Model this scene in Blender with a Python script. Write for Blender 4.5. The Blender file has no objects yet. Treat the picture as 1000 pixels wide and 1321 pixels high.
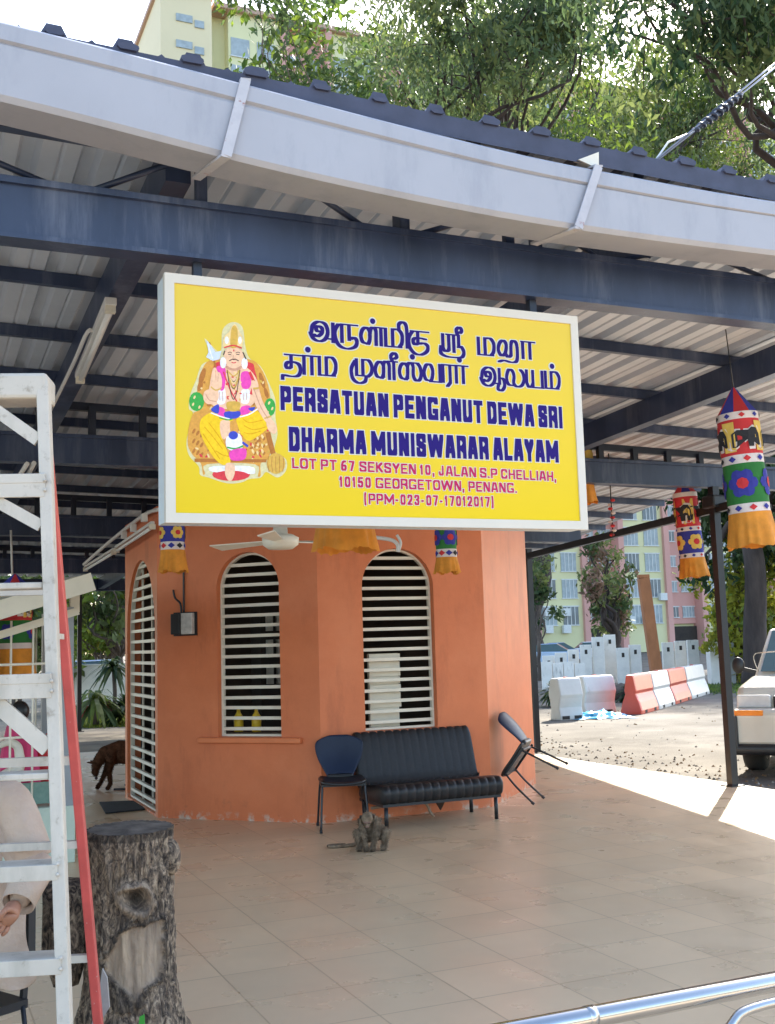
import bpy, bmesh, math, random
from mathutils import Vector, Matrix, noise
R = math.radians
random.seed(7)
scene = bpy.context.scene
col = scene.collection

# ---------------------------------------------------------------- camera
F_PX, HOR, ROLL, YAW, EYE = 1420.0, 832.0, R(1.72), R(23.6), 1.6
_p = math.atan((HOR - 660.5) / F_PX)
_h = Vector((math.sin(YAW), math.cos(YAW), 0)); _r = Vector((math.cos(YAW), -math.sin(YAW), 0)); _z = Vector((0, 0, 1))
CF = _h * math.cos(_p) + _z * math.sin(_p)
_u = _z * math.cos(_p) - _h * math.sin(_p)
CR = _r * math.cos(ROLL) - _u * math.sin(ROLL)
CU = _u * math.cos(ROLL) + _r * math.sin(ROLL)
CC = Vector((0, 0, EYE))
cam = bpy.data.cameras.new('camera')
cam.sensor_fit = 'HORIZONTAL'; cam.sensor_width = 36; cam.lens = 36 * F_PX / 1000
cam.clip_start = 0.05; cam.clip_end = 3000
co = bpy.data.objects.new('camera', cam); col.objects.link(co)
co.matrix_world = Matrix.Translation(CC) @ Matrix((CR, CU, -CF)).transposed().to_4x4()
scene.camera = co

# ---------------------------------------------------------------- light
SUN_EL, SUN_AZ = R(39.5), R(45)           # azimuth clockwise from +Y
w = bpy.data.worlds.new('World'); scene.world = w; w.use_nodes = True
nt = w.node_tree
sky = nt.nodes.new('ShaderNodeTexSky'); sky.sky_type = 'NISHITA'; sky.sun_disc = False
sky.sun_elevation = SUN_EL; sky.sun_rotation = SUN_AZ; sky.ozone_density = .6; sky.dust_density = 1.6; sky.air_density = 1.0
bg = nt.nodes['Background']; bg.inputs[1].default_value = 0.12
nt.links.new(sky.outputs[0], bg.inputs[0])
sl = bpy.data.lights.new('sun', 'SUN'); sl.energy = 3.1; sl.angle = R(0.5); sl.color = (1, .95, .86)
so = bpy.data.objects.new('sun', sl); col.objects.link(so)
_s = Vector((math.sin(SUN_AZ) * math.cos(SUN_EL), math.cos(SUN_AZ) * math.cos(SUN_EL), math.sin(SUN_EL)))
so.rotation_euler = _s.to_track_quat('Z', 'Y').to_euler()
scene.view_settings.view_transform = 'Standard'; scene.view_settings.look = 'None'
scene.view_settings.exposure = 2.4; scene.view_settings.gamma = 1
scene.cycles.max_bounces = 8
scene.cycles.diffuse_bounces = 5

# ---------------------------------------------------------------- helpers
def ray(x, y):
    return CF + CR * ((x - 500) / F_PX) - CU * ((y - 660.5) / F_PX)
def at(x, y, axis, val):
    d = ray(x, y); return CC + d * ((val - CC[axis]) / d[axis])
def atp(x, y, n, c):
    d = ray(x, y); n = Vector(n); return CC + d * ((c - n.dot(CC)) / n.dot(d))
def atd(x, y, dep):
    return CC + ray(x, y) * (dep / ray(x, y).dot(_h))
def tocam(cx, d, z=0):
    return _r * cx + _h * d + Vector((0, 0, z))

def mat(name, c, rough=.6, var=.12, scale=6, bump=0, metal=0, spec=.5, c2=None, stretch=None, detail=5, coat=0, bscale=None):
    m = bpy.data.materials.new(name); m.use_nodes = True
    t = m.node_tree; b = t.nodes['Principled BSDF']
    b.inputs['Roughness'].default_value = rough; b.inputs['Metallic'].default_value = metal
    b.inputs['Specular IOR Level'].default_value = spec
    b.inputs['Coat Weight'].default_value = coat
    tc = t.nodes.new('ShaderNodeTexCoord'); mp = t.nodes.new('ShaderNodeMapping')
    t.links.new(tc.outputs['Object'], mp.inputs[0])
    if stretch: mp.inputs['Scale'].default_value = stretch
    n = t.nodes.new('ShaderNodeTexNoise'); n.inputs['Scale'].default_value = scale; n.inputs['Detail'].default_value = detail
    n.inputs['Roughness'].default_value = .62
    t.links.new(mp.outputs[0], n.inputs[0])
    rp = t.nodes.new('ShaderNodeValToRGB')
    rp.color_ramp.elements[0].position = .28; rp.color_ramp.elements[1].position = .72
    a = [max(0, x * (1 - var)) for x in c]; d = list(c2) if c2 else [min(1, x * (1 + var)) for x in c]
    rp.color_ramp.elements[0].color = (*a, 1); rp.color_ramp.elements[1].color = (*d, 1)
    t.links.new(n.outputs['Fac'], rp.inputs[0]); t.links.new(rp.outputs[0], b.inputs['Base Color'])
    if bump:
        bn = t.nodes.new('ShaderNodeBump'); bn.inputs['Strength'].default_value = bump; bn.inputs['Distance'].default_value = .02
        src = n
        if bscale:
            src = t.nodes.new('ShaderNodeTexNoise'); src.inputs['Scale'].default_value = bscale; src.inputs['Detail'].default_value = 4
            t.links.new(mp.outputs[0], src.inputs[0])
        t.links.new(src.outputs['Fac'], bn.inputs['Height']); t.links.new(bn.outputs[0], b.inputs['Normal'])
    m['bsdf'] = 1
    return m
def rough_noise(m, lo, hi, scale):
    t = m.node_tree; b = t.nodes['Principled BSDF']
    tc = t.nodes.new('ShaderNodeTexCoord'); n = t.nodes.new('ShaderNodeTexNoise'); n.inputs['Scale'].default_value = scale; n.inputs['Detail'].default_value = 6
    r = t.nodes.new('ShaderNodeMapRange'); r.inputs['From Min'].default_value = .3; r.inputs['From Max'].default_value = .7
    r.inputs['To Min'].default_value = lo; r.inputs['To Max'].default_value = hi
    t.links.new(tc.outputs['Object'], n.inputs[0]); t.links.new(n.outputs['Fac'], r.inputs[0]); t.links.new(r.outputs[0], b.inputs['Roughness'])
def overlay(m, color, scale, lo, hi, stretch=None, zlim=None):
    """a stain / dirt layer over a material: noise-thresholded mix; zlim=(z0,z1) keeps it near the base"""
    t = m.node_tree; b = t.nodes['Principled BSDF']; src = b.inputs['Base Color'].links[0].from_socket
    tc = t.nodes.new('ShaderNodeTexCoord'); mp = t.nodes.new('ShaderNodeMapping'); t.links.new(tc.outputs['Object'], mp.inputs[0])
    if stretch: mp.inputs['Scale'].default_value = stretch
    mp.inputs['Location'].default_value = (3.1, 7.7, 1.3)
    n = t.nodes.new('ShaderNodeTexNoise'); n.inputs['Scale'].default_value = scale; n.inputs['Detail'].default_value = 8; n.inputs['Roughness'].default_value = .7
    t.links.new(mp.outputs[0], n.inputs[0])
    r = t.nodes.new('ShaderNodeMapRange'); r.inputs['From Min'].default_value = lo; r.inputs['From Max'].default_value = hi
    t.links.new(n.outputs['Fac'], r.inputs[0]); fac = r.outputs[0]
    if zlim:
        sp = t.nodes.new('ShaderNodeSeparateXYZ'); t.links.new(tc.outputs['Object'], sp.inputs[0])
        r2 = t.nodes.new('ShaderNodeMapRange'); r2.inputs['From Min'].default_value = zlim[1]; r2.inputs['From Max'].default_value = zlim[0]
        t.links.new(sp.outputs['Z'], r2.inputs[0])
        mu = t.nodes.new('ShaderNodeMath'); mu.operation = 'MULTIPLY'; t.links.new(fac, mu.inputs[0]); t.links.new(r2.outputs[0], mu.inputs[1]); fac = mu.outputs[0]
    mx = t.nodes.new('ShaderNodeMixRGB'); mx.inputs[2].default_value = (*color, 1)
    t.links.new(fac, mx.inputs[0]); t.links.new(src, mx.inputs[1]); t.links.new(mx.outputs[0], b.inputs['Base Color'])

class MB:
    def __init__(s): s.v = []; s.f = []; s.mi = []; s.sm = []; s.cur = 0; s.smooth = False
    def face(s, idx): s.f.append(tuple(idx)); s.mi.append(s.cur); s.sm.append(s.smooth)
    def add(s, vs, fs):
        o = len(s.v); s.v += [Vector(p) for p in vs]
        for f in fs: s.face([i + o for i in f])
        return s
    def box(s, a, b, M=None):
        (x0, y0, z0), (x1, y1, z1) = a, b
        vs = [Vector(p) for p in ((x0,y0,z0),(x1,y0,z0),(x1,y1,z0),(x0,y1,z0),(x0,y0,z1),(x1,y0,z1),(x1,y1,z1),(x0,y1,z1))]
        if M: vs = [M @ p for p in vs]
        return s.add(vs, [(0,3,2,1),(4,5,6,7),(0,1,5,4),(1,2,6,5),(2,3,7,6),(3,0,4,7)])
    def bar(s, p, q, wd, ht, up=(0, 0, 1)):
        p = Vector(p); q = Vector(q); d = (q - p).normalized(); up = Vector(up)
        if abs(d.dot(up)) > .99: up = Vector((1, 0, 0)) if abs(d.x) < .9 else Vector((0, 1, 0))
        sd = d.cross(up).normalized(); u2 = sd.cross(d)
        vs = []
        for c in (p, q):
            for a, b in ((-1,-1),(1,-1),(1,1),(-1,1)): vs.append(c + sd * a * wd / 2 + u2 * b * ht / 2)
        return s.add(vs, [(0,1,2,3),(7,6,5,4),(0,4,5,1),(1,5,6,2),(2,6,7,3),(3,7,4,0)])
    def tube(s, pts, r, n=10, caps=True):
        pts = [Vector(p) for p in pts]; rs = r if isinstance(r, (list, tuple)) else [r] * len(pts)
        old = s.smooth; s.smooth = True
        vs = []; fs = []; nrm = None
        for i, p in enumerate(pts):
            d = (pts[min(i + 1, len(pts) - 1)] - pts[max(i - 1, 0)]).normalized()
            if nrm is None:
                nrm = d.orthogonal().normalized()
            else:
                nrm = (nrm - d * nrm.dot(d))
                nrm = nrm.normalized() if nrm.length > 1e-6 else d.orthogonal().normalized()
            b = d.cross(nrm)
            for k in range(n):
                a = 2 * math.pi * k / n; vs.append(p + (nrm * math.cos(a) + b * math.sin(a)) * rs[i])
        for i in range(len(pts) - 1):
            for k in range(n):
                k2 = (k + 1) % n; fs.append((i*n + k, i*n + k2, (i+1)*n + k2, (i+1)*n + k))
        s.add(vs, fs); s.smooth = False
        if caps:
            o = len(s.v) - len(vs)
            s.face([o + k for k in range(n)][::-1]); s.face([o + (len(pts)-1)*n + k for k in range(n)])
        s.smooth = old
        return s
    def lathe(s, prof, n=24, c=(0, 0, 0), smooth=True, fn=None):
        old = s.smooth; s.smooth = smooth; c = Vector(c); vs = []; fs = []
        for j, (r, z) in enumerate(prof):
            for k in range(n):
                a = 2 * math.pi * k / n; rr = fn(r, z, a) if fn else r
                vs.append(c + Vector((rr * math.cos(a), rr * math.sin(a), z)))
        for j in range(len(prof) - 1):
            for k in range(n):
                k2 = (k + 1) % n; fs.append((j*n + k, j*n + k2, (j+1)*n + k2, (j+1)*n + k))
        s.add(vs, fs); s.smooth = old
        return s
    def prism(s, poly, d):
        """closed polygon (list of Vector) extruded by vector d"""
        d = Vector(d); n = len(poly); vs = [Vector(p) for p in poly] + [Vector(p) + d for p in poly]
        return s.add(vs, [tuple(range(n))[::-1], tuple(range(n, 2*n))] + [(i, (i+1) % n, n + (i+1) % n, n + i) for i in range(n)])
    def sphere(s, c, r, n=12, m=8, sc=(1, 1, 1), M=None):
        old = s.smooth; s.smooth = True; c = Vector(c); vs = []; fs = []
        for j in range(m + 1):
            th = math.pi * j / m
            for k in range(n):
                a = 2*math.pi*k/n; p = Vector((r*sc[0]*math.sin(th)*math.cos(a), r*sc[1]*math.sin(th)*math.sin(a), r*sc[2]*math.cos(th)))
                if M: p = M @ p
                vs.append(c + p)
        for j in range(m):
            for k in range(n):
                k2 = (k+1) % n; fs.append((j*n+k, (j+1)*n+k, (j+1)*n+k2, j*n+k2))
        s.add(vs, fs); s.smooth = old
        return s
    def xf(s, M, start=0):
        for i in range(start, len(s.v)): s.v[i] = M @ s.v[i]
        return s
    def build(s, name, mats, parent=None, bevel=0, seg=2, fixn=True):
        if not isinstance(mats, (list, tuple)): mats = [mats]
        off = Vector((0, 0, 0)); p = parent
        while p is not None: off += Vector(p.location); p = p.parent
        me = bpy.data.meshes.new(name); me.from_pydata([tuple(v - off) for v in s.v], [], s.f)
        for m in mats: me.materials.append(m)
        me.polygons.foreach_set('material_index', s.mi); me.polygons.foreach_set('use_smooth', s.sm)
        if fixn:
            bm = bmesh.new(); bm.from_mesh(me); bmesh.ops.recalc_face_normals(bm, faces=bm.faces); bm.to_mesh(me); bm.free()
        me.update()
        o = bpy.data.objects.new(name, me); col.objects.link(o)
        if parent: o.parent = parent
        if bevel:
            md = o.modifiers.new('bevel', 'BEVEL'); md.width = bevel; md.segments = seg; md.limit_method = 'ANGLE'; md.angle_limit = R(35); md.harden_normals = False
        return o

def thing(name, label, cat, loc=(0, 0, 0), group=None, rz=0):
    o = bpy.data.objects.new(name, None); col.objects.link(o); o.empty_display_size = .1
    o.location = loc; o.rotation_euler = (0, 0, rz)
    return tag(o, label, cat, group)
def tag(o, label, cat, group=None):
    o['label'] = label; o['category'] = cat
    if group: o['group'] = group
    return o
def struct(o, kind='structure'):
    o['kind'] = kind; return o
def dup(root, loc, rz=None, label=None):
    c = root.copy(); col.objects.link(c); c.location = loc
    if rz is not None: c.rotation_euler = (0, 0, rz)
    if label: c['label'] = label
    for ch in list(root.children):
        k = ch.copy(); col.objects.link(k); k.parent = c
        for g in list(ch.children):
            q = g.copy(); col.objects.link(q); q.parent = k
    return c
def smooth_path(pts, k=6, closed=False):
    n = len(pts); out = []
    P = [Vector(p) for p in pts]
    rng = n if closed else n - 1
    for i in range(rng):
        if closed: a, b, c, d = P[(i-1) % n], P[i], P[(i+1) % n], P[(i+2) % n]
        else: a, b, c, d = P[max(i-1, 0)], P[i], P[i+1], P[min(i+2, n-1)]
        for j in range(k):
            t = j / k; t2 = t*t; t3 = t2*t
            out.append(.5 * ((2*b) + (c - a)*t + (2*a - 5*b + 4*c - d)*t2 + (3*b - a - 3*c + d)*t3))
    if not closed: out.append(P[-1])
    return out
def skin(name, nodes, edges, m, parent, sub=2, root=0, M=None, post=None, fur=None):
    bm = bmesh.new(); lay = bm.verts.layers.skin.verify(); vs = []
    for i, (p, r) in enumerate(nodes):
        v = bm.verts.new(M @ Vector(p) if M else p); v[lay].radius = (r, r) if not isinstance(r, tuple) else r; v[lay].use_root = (i == root); vs.append(v)
    for a, b in edges: bm.edges.new((vs[a], vs[b]))
    me = bpy.data.meshes.new(name); bm.to_mesh(me); bm.free()
    o = bpy.data.objects.new(name, me); col.objects.link(o)
    s = o.modifiers.new('skin', 'SKIN'); s.use_smooth_shade = True
    sb = o.modifiers.new('sub', 'SUBSURF'); sb.levels = sub; sb.render_levels = sub
    dg = bpy.context.evaluated_depsgraph_get(); dg.update()
    nm = bpy.data.meshes.new_from_object(o.evaluated_get(dg))
    o.modifiers.clear(); o.data = nm; nm.name = name
    nm.materials.clear()
    for q in (m if isinstance(m, (list, tuple)) else [m]): nm.materials.append(q)
    for p in nm.polygons: p.use_smooth = True; p.material_index = 0
    if post: post(nm)
    if fur:
        rf_ = random.Random(5); L_f, W_f = fur; bm = bmesh.new(); bm.from_mesh(nm); fs_ = list(bm.faces); bm.normal_update()
        for f in fs_:
            for _ in range(2):
                a_, b_, c_ = rf_.random(), rf_.random(), rf_.random(); vv = [v.co for v in f.verts]; ws = [rf_.random() + .05 for _ in vv]; q = sum((v*w_ for v, w_ in zip(vv, ws)), Vector())/sum(ws)
                d_ = (f.normal*.55 + Vector((rf_.gauss(0, .25), rf_.gauss(0, .25), -.6 + rf_.gauss(0, .25)))).normalized(); s_ = d_.orthogonal().normalized(); l_ = L_f*rf_.uniform(.6, 1.3)
                t_ = [bm.verts.new(q - s_*W_f), bm.verts.new(q + s_*W_f), bm.verts.new(q + d_*l_)]; bm.faces.new(t_)
        bm.to_mesh(nm); bm.free()
    off = Vector((0, 0, 0)); p = parent
    while p is not None: off += Vector(p.location); p = p.parent
    nm.transform(Matrix.Translation(-off)); o.parent = parent
    return o

# ---------------------------------------------------------------- materials
def floor_mat():
    m = mat('floor_tile', (.70, .515, .325), .3, .07, 1.1, spec=.5)
    t = m.node_tree; b = t.nodes['Principled BSDF']; src = b.inputs['Base Color'].links[0].from_socket
    tc = t.nodes.new('ShaderNodeTexCoord'); mp = t.nodes.new('ShaderNodeMapping'); t.links.new(tc.outputs['Object'], mp.inputs[0])
    mp.inputs['Location'].default_value = (-3.75 + .458*20, -7.39 + .458*40, 0)
    br = t.nodes.new('ShaderNodeTexBrick'); br.offset = 0; br.inputs['Scale'].default_value = 1
    br.inputs['Brick Width'].default_value = .458; br.inputs['Row Height'].default_value = .458; br.inputs['Mortar Size'].default_value = .0045
    br.inputs['Mortar Smooth'].default_value = .3
    br.inputs['Color1'].default_value = (.86, .87, .88, 1); br.inputs['Color2'].default_value = (1.07, 1.06, 1.05, 1); br.inputs['Mortar'].default_value = (.34, .30, .26, 1)
    t.links.new(mp.outputs[0], br.inputs[0])
    mu = t.nodes.new('ShaderNodeMixRGB'); mu.blend_type = 'MULTIPLY'; mu.inputs[0].default_value = .5
    t.links.new(src, mu.inputs[1]); t.links.new(br.outputs[0], mu.inputs[2]); t.links.new(mu.outputs[0], b.inputs['Base Color'])
    bn = t.nodes.new('ShaderNodeBump'); bn.inputs['Strength'].default_value = .25; bn.inputs['Distance'].default_value = .003; bn.invert = True
    t.links.new(br.outputs['Fac'], bn.inputs['Height']); t.links.new(bn.outputs[0], b.inputs['Normal'])
    rough_noise(m, .22, .42, 2.3)
    overlay(m, (.33, .24, .165), 30, .7, .8)
    return m
M_FLOOR = floor_mat()
M_ASPH = mat('asphalt', (.15, .135, .113), .95, .3, .5, .4, spec=.1, c2=(.22, .20, .17), bscale=40)
overlay(M_ASPH, (.06, .052, .043), .35, .55, .75)
overlay(M_ASPH, (.26, .24, .20), 3, .6, .75)
M_ORANGE = mat('orange_paint', (.64, .165, .055), .55, .07, 2.5, .06, c2=(.69, .19, .066), bscale=60)
overlay(M_ORANGE, (.60, .52, .42), 9, .52, .6, zlim=(.0, .085))
overlay(M_ORANGE, (.42, .10, .035), 3, .52, .8, stretch=(1, 1, .25))
overlay(M_ORANGE, (.70, .215, .085), 1.4, .5, .85)
overlay(M_ORANGE, (.30, .10, .05), 5, .58, .8, zlim=(0, .5))
M_ORANGE_TRIM = mat('orange_trim', (.68, .19, .065), .5, .06, 4)
M_WHITE = mat('white_paint', (.74, .68, .56), .45, .06, 8)
M_WHITE_LAD = mat('worn_white_paint', (.50, .455, .385), .5, .08, 9)
overlay(M_WHITE_LAD, (.22, .18, .13), 20, .56, .74)
overlay(M_WHITE_LAD, (.28, .25, .20), 4, .5, .8, stretch=(1, 1, .2))
M_RED_LAD = mat('red_fibreglass', (.50, .07, .06), .45, .12, 14)
overlay(M_RED_LAD, (.5, .42, .38), 38, .66, .7)
M_NAVY = mat('navy_steel', (.020, .036, .085), .42, .3, 3, .05, c2=(.038, .058, .12), stretch=(1, 1, .35))
overlay(M_NAVY, (.12, .14, .20), 6, .5, .8, stretch=(1, 1, .12))
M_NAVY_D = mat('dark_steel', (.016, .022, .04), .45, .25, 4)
M_BLACK = mat('black_paint', (.012, .013, .016), .4, .2, 6)
M_SHEET = mat('metal_roofing', (.54, .58, .65), .45, .1, 1.5, c2=(.62, .65, .71))
M_SHEET_TOP = mat('roof_edge', (.05, .055, .09), .6, .25, 6)
M_GUTTER = mat('gutter_paint', (.37, .37, .40), .4, .05, 2)
overlay(M_GUTTER, (.25, .26, .30), 5, .5, .85, stretch=(1, 1, .3))
M_RUST = mat('rusty_strap', (.46, .45, .48), .55, .1, 12, c2=(.50, .49, .51))
overlay(M_RUST, (.30, .12, .10), 14, .60, .68)
M_DARK_IN = mat('dark_interior', (.035, .028, .022), .8, .3, 2)
M_SIGNFRAME = mat('sign_frame', (.66, .60, .50), .4, .03, 5)
M_SIGNSIDE = mat('sign_side', (.66, .72, .72), .35, .08, 4)
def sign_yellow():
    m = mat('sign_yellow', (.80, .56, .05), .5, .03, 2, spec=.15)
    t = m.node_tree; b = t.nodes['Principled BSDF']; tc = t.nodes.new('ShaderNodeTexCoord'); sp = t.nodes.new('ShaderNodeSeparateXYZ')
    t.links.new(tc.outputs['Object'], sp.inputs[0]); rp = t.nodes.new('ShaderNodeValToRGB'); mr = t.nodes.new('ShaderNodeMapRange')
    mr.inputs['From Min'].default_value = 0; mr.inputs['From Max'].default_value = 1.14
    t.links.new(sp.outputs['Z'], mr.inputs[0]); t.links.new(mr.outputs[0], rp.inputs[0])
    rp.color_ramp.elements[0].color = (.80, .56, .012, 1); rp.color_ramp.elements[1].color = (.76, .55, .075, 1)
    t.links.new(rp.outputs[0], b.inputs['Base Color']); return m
M_YEL = sign_yellow()
M_INK = mat('navy_ink', (.022, .010, .15), .5, .05, 5, spec=.12)
M_PAPERW = mat('white_ink', (.68, .65, .56), .4, .02, 5)
M_PINKINK = mat('pink_ink', (.50, .02, .10), .5, .05, 5, spec=.12)
M_CHROME = mat('stainless_steel', (.50, .49, .47), .2, .03, 20, metal=1)
M_LEATHER = mat('black_leather', (.012, .011, .012), .42, .25, 18, .15, spec=.4)
M_PLASTIC = mat('dark_blue_plastic', (.010, .018, .045), .42, .15, 8, spec=.25)
M_PLASTIC_B = mat('black_plastic', (.014, .014, .016), .4, .2, 8)
M_BARK = None
# ---------------------------------------------------------------- setting: ground, floor
def sheet(name, poly, z, m):
    mb = MB(); mb.add([(x, y, z) for x, y in poly], [tuple(range(len(poly)))]); return struct(mb.build(name, m))
g = MB(); N = 40
g.add([(-900, -900, -.06), (900, -900, -.06), (900, 900, -.06), (-900, 900, -.06)], [(0, 1, 2, 3)])
struct(g.build('ground', M_ASPH))
fl = MB(); fl.box((-7.5, -1.5, -.12), (8.17, 18.9, 0)); struct(fl.build('floor', M_FLOOR, bevel=.006))
M_KERB = mat('kerb_concrete', (.42, .39, .34), .85, .15, 5, .1)
kb = MB(); kb.box((8.17, -1.5, -.12), (8.30, 18.9, -.012)); struct(kb.build('floor_edge', M_KERB))
M_DIRT = mat('dirt', (.16, .125, .09), .95, .35, .8, .3, c2=(.30, .25, .17), bscale=30)
sheet('dirt_yard', [(-40, 18.9), (6.3, 18.9), (10, 60), (-40, 60)], -.05, M_DIRT)

# ---------------------------------------------------------------- pavilion
pav = thing('pavilion', 'open sided shelter with navy steel beams, ribbed metal roof and a white gutter', 'pavilion', (8.1, 9.56, 0))
def zs(u, v): return 4.135 - .022 * u - .04 * (v - 4.45)
# roof sheet: trapezoid ribs, running along v
pr = []; u0 = -6.16; period = .292; PH = .075
u = u0
while u < 13:
    pr += [(u, 0), (u + .085, 0), (u + .10, .012), (u + .115, 0), (u + .185, 0), (u + .208, .045), (u + .268, .045)]
    u += period
def edge_u(v): return 7.08 + v * .233
V0, V1 = 4.45, 24.6
mb = MB(); top = MB()
vsl = [V0 + (V1 - V0) * i / 16 for i in range(17)]
def strips(mb, dz, flip):
    for i in range(len(pr) - 1):
        (a, ha), (b, hb) = pr[i], pr[i+1]
        for j in range(16):
            v0, v1 = vsl[j], vsl[j+1]
            if a >= edge_u(v1) or a >= edge_u(v0) and a >= edge_u(v1): continue
            pts = []
            for (x, h, v) in ((a, ha, v0), (b, hb, v0), (b, hb, v1), (a, ha, v1)):
                x2 = min(x, edge_u(v)); pts.append((x2, v, zs(x2, v) + h + dz))
            mb.add(pts, [(0, 1, 2, 3)])
strips(mb, 0, 0); mb.build('roof_sheet', M_SHEET, pav)
strips(top, .012, 0)
for i in range(len(pr) - 1):                      # navy eave edge with the rib profile
    (a, ha), (b, hb) = pr[i], pr[i+1]
    if b > edge_u(V0): break
    lo = .085
    top.add([(a, V0 - .006, zs(a, V0) - lo), (b, V0 - .006, zs(b, V0) - lo), (b, V0 - .006, zs(b, V0) + hb + .02), (a, V0 - .006, zs(a, V0) + ha + .02)], [(0, 1, 2, 3)])
    if hb == ha and hb > .03:
        mu, hw = (a + b) / 2, .055
        hb_ = random.uniform(.35, .85); mu += random.uniform(-.015, .015)
        pts = [(mu + hw*hb_*math.cos(t) + .02*math.sin(2*t), V0 - .02, zs(mu, V0) + .015 + .05*hb_*math.sin(t)) for t in [math.pi*k/8 for k in range(9)]]
        top.prism([Vector(p) for p in pts], (0, .35, -.012))
top.build('roof_top_edge', M_SHEET_TOP, pav)
# purlins along u
pv = [5.85, 7.03, 8.12, 9.2] + [10.7 + 1.13 * i for i in range(12)]
for v in pv:
    b = MB(); b.bar((-6.1, v, zs(-6.1, v) - .045), (edge_u(v) - .05, v, zs(edge_u(v), v) - .045), .05, .085); b.build('purlin', M_NAVY, pav)
# rafters along v
for uu in (-4.0, -1.42, 1.12, 3.75, 6.2):
    vv0 = 4.9; b = MB(); b.bar((uu, vv0, zs(uu, vv0) - .20), (uu, 24.4, zs(uu, 24.4) - .20), .12, .22); b.build('rafter', M_NAVY, pav)
# main beams along u with trusses
beamv = [4.87, 9.62, 14.06, 19.0, 24.0]
for k, v in enumerate(beamv):
    zb = [3.395, 3.22, 3.06, 2.95, 2.93][k]; h = [.268, .25, .25, .25, .25][k]
    b = MB(); b.bar((-6.2, v, zb + h/2), (9.3, v, zb + h/2), .09, h); b.bar((-6.2, v, zb + h - .012), (9.3, v, zb + h - .012), .135, .03); b.bar((-6.2, v, zb + .008), (9.3, v, zb + .008), .125, .022)
    b.build('main_beam', M_NAVY, pav)
    c = MB()
    zt0 = zs(-6.2, v) - .16; zt1 = zs(9.3, v) - .16
    c.bar((-6.2, v + .05, zt0), (9.3, v + .05, zt1), .06, .07 if k else .05)
    def zt(u): return zt0 + (zt1 - zt0) * (u + 6.2) / 15.5
    if k == 0:
        for uu, ww in ((2.25, .10), (2.872, .045), (3.038, .055), (1.22, .05), (-1.4, .06), (5.2, .05), (6.2, .08)):
            c.bar((uu, v, zb + h - .02), (uu, v, zt(uu) + .05), ww, .05, up=(1, 0, 0))
        zz = [(-.6, 1), (-.15, 1), (.654, 0), (1.15, 1)]
        rods = [(-1.3, 0, -.35, 1), (-.35, 1, .62, 0), (.68, 0, 1.2, 1), (1.62, 1, 2.1, 0), (2.3, 0, 2.85, .9), (3.08, .95, 3.5, 0), (3.5, 0, 4.1, .8), (4.1, .8, 4.8, 0), (4.8, 0, 5.6, 1)]
        for a, ha, e, he in rods:
            def zz(uu, q): return zb + h + (zt(uu) - zb - h) * q
            c.tube([(a, v + .03, zz(a, ha)), (e, v + .03, zz(e, he))], .015, 6)
    else:
        n = 0; uu = -6.0
        while uu < 9.2:
            c.bar((uu, v, zb + h - .02), (uu, v, zt(uu)), .06, .06, up=(1, 0, 0)); uu += .437
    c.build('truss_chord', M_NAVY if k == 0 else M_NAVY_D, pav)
# posts
for (u, v, zt_) in ((8.094, 9.56, 3.22), (8.39, 14.06, 2.95), (3.31, 23.94, 2.95), (8.12, 4.87, 3.4), (8.4, 19.0, 2.95), (-5.6, 4.87, 3.4), (-5.6, 9.62, 3.2), (-5.6, 14.06, 3.06), (-5.6, 19.0, 2.95), (-5.6, 23.94, 2.95), (8.4, 23.94, 2.95)):
    p = MB(); s = .042; p.box((u - s, v - s, 0), (u + s, v + s, zt_)); p.box((u - .09, v - .09, 0), (u + .09, v + .09, .012)); p.build('post', M_BLACK, pav)
sb = MB(); sb.bar((8.09, 9.2, 2.985), (8.39, 14.4, 2.83), .07, .085); sb.bar((8.39, 14.4, 2.83), (8.4, 24, 2.8), .08, .10); sb.build('side_beam', M_BLACK, pav)
kn = MB(); kn.box((8.0, 9.46, 2.98), (8.19, 9.66, 3.12)); kn.build('post_cap', M_BLACK, pav, bevel=.02)
# gutter (it sags to the right)
GT = [(-6, 4.55), (-2, 4.26), (.289, 4.131), (.591, 4.113), (.91, 4.087), (1.247, 4.056), (1.604, 4.019), (1.981, 3.984), (2.382, 3.956), (2.808, 3.934), (3.264, 3.932), (3.751, 3.921), (4.275, 3.922), (6, 3.93), (8.3, 3.9)]
GB = [(-6, 4.2), (-2, 3.95), (.293, 3.812), (.593, 3.786), (.909, 3.748), (1.243, 3.708), (1.596, 3.673), (1.97, 3.647), (2.367, 3.626), (2.791, 3.617), (3.244, 3.622), (3.728, 3.625), (4.247, 3.632), (6, 3.65), (8.3, 3.62)]
def lerp(tab, u):
    for (a, za), (b, zb) in zip(tab, tab[1:]):
        if u <= b: return za + (zb - za) * (u - a) / (b - a)
    return tab[-1][1]
gt = MB(); gt.smooth = False
us = [-6 + .15 * i for i in range(96)]
def sm(tab, u): return sum(lerp(tab, u + d) for d in (-.3, -.15, 0, .15, .3)) / 5
prof = []
for u in us:
    t, b = sm(GT, u), sm(GB, u); Y = 4.40 + .008 * math.sin(u * 2.3)
    prof.append([(Y + .03, t - .012), (Y, t), (Y - .012, t - .012), (Y - .012, t - .075), (Y + .004, t - .085), (Y - .004, t - .3*(t-b)), (Y + .004, b + .02), (Y + .02, b), (Y + .24, b + .01), (Y + .25, b + .03), (Y + .25, b + .2)])
K = len(prof[0])
vs = [(u, y, z) for u, pp in zip(us, prof) for (y, z) in pp]
fs = [(i*K + j, (i+1)*K + j, (i+1)*K + j + 1, i*K + j + 1) for i in range(len(us) - 1) for j in range(K - 1)]
gt.add(vs, fs); gut = gt.build('gutter', M_GUTTER, pav, fixn=False)
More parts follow.
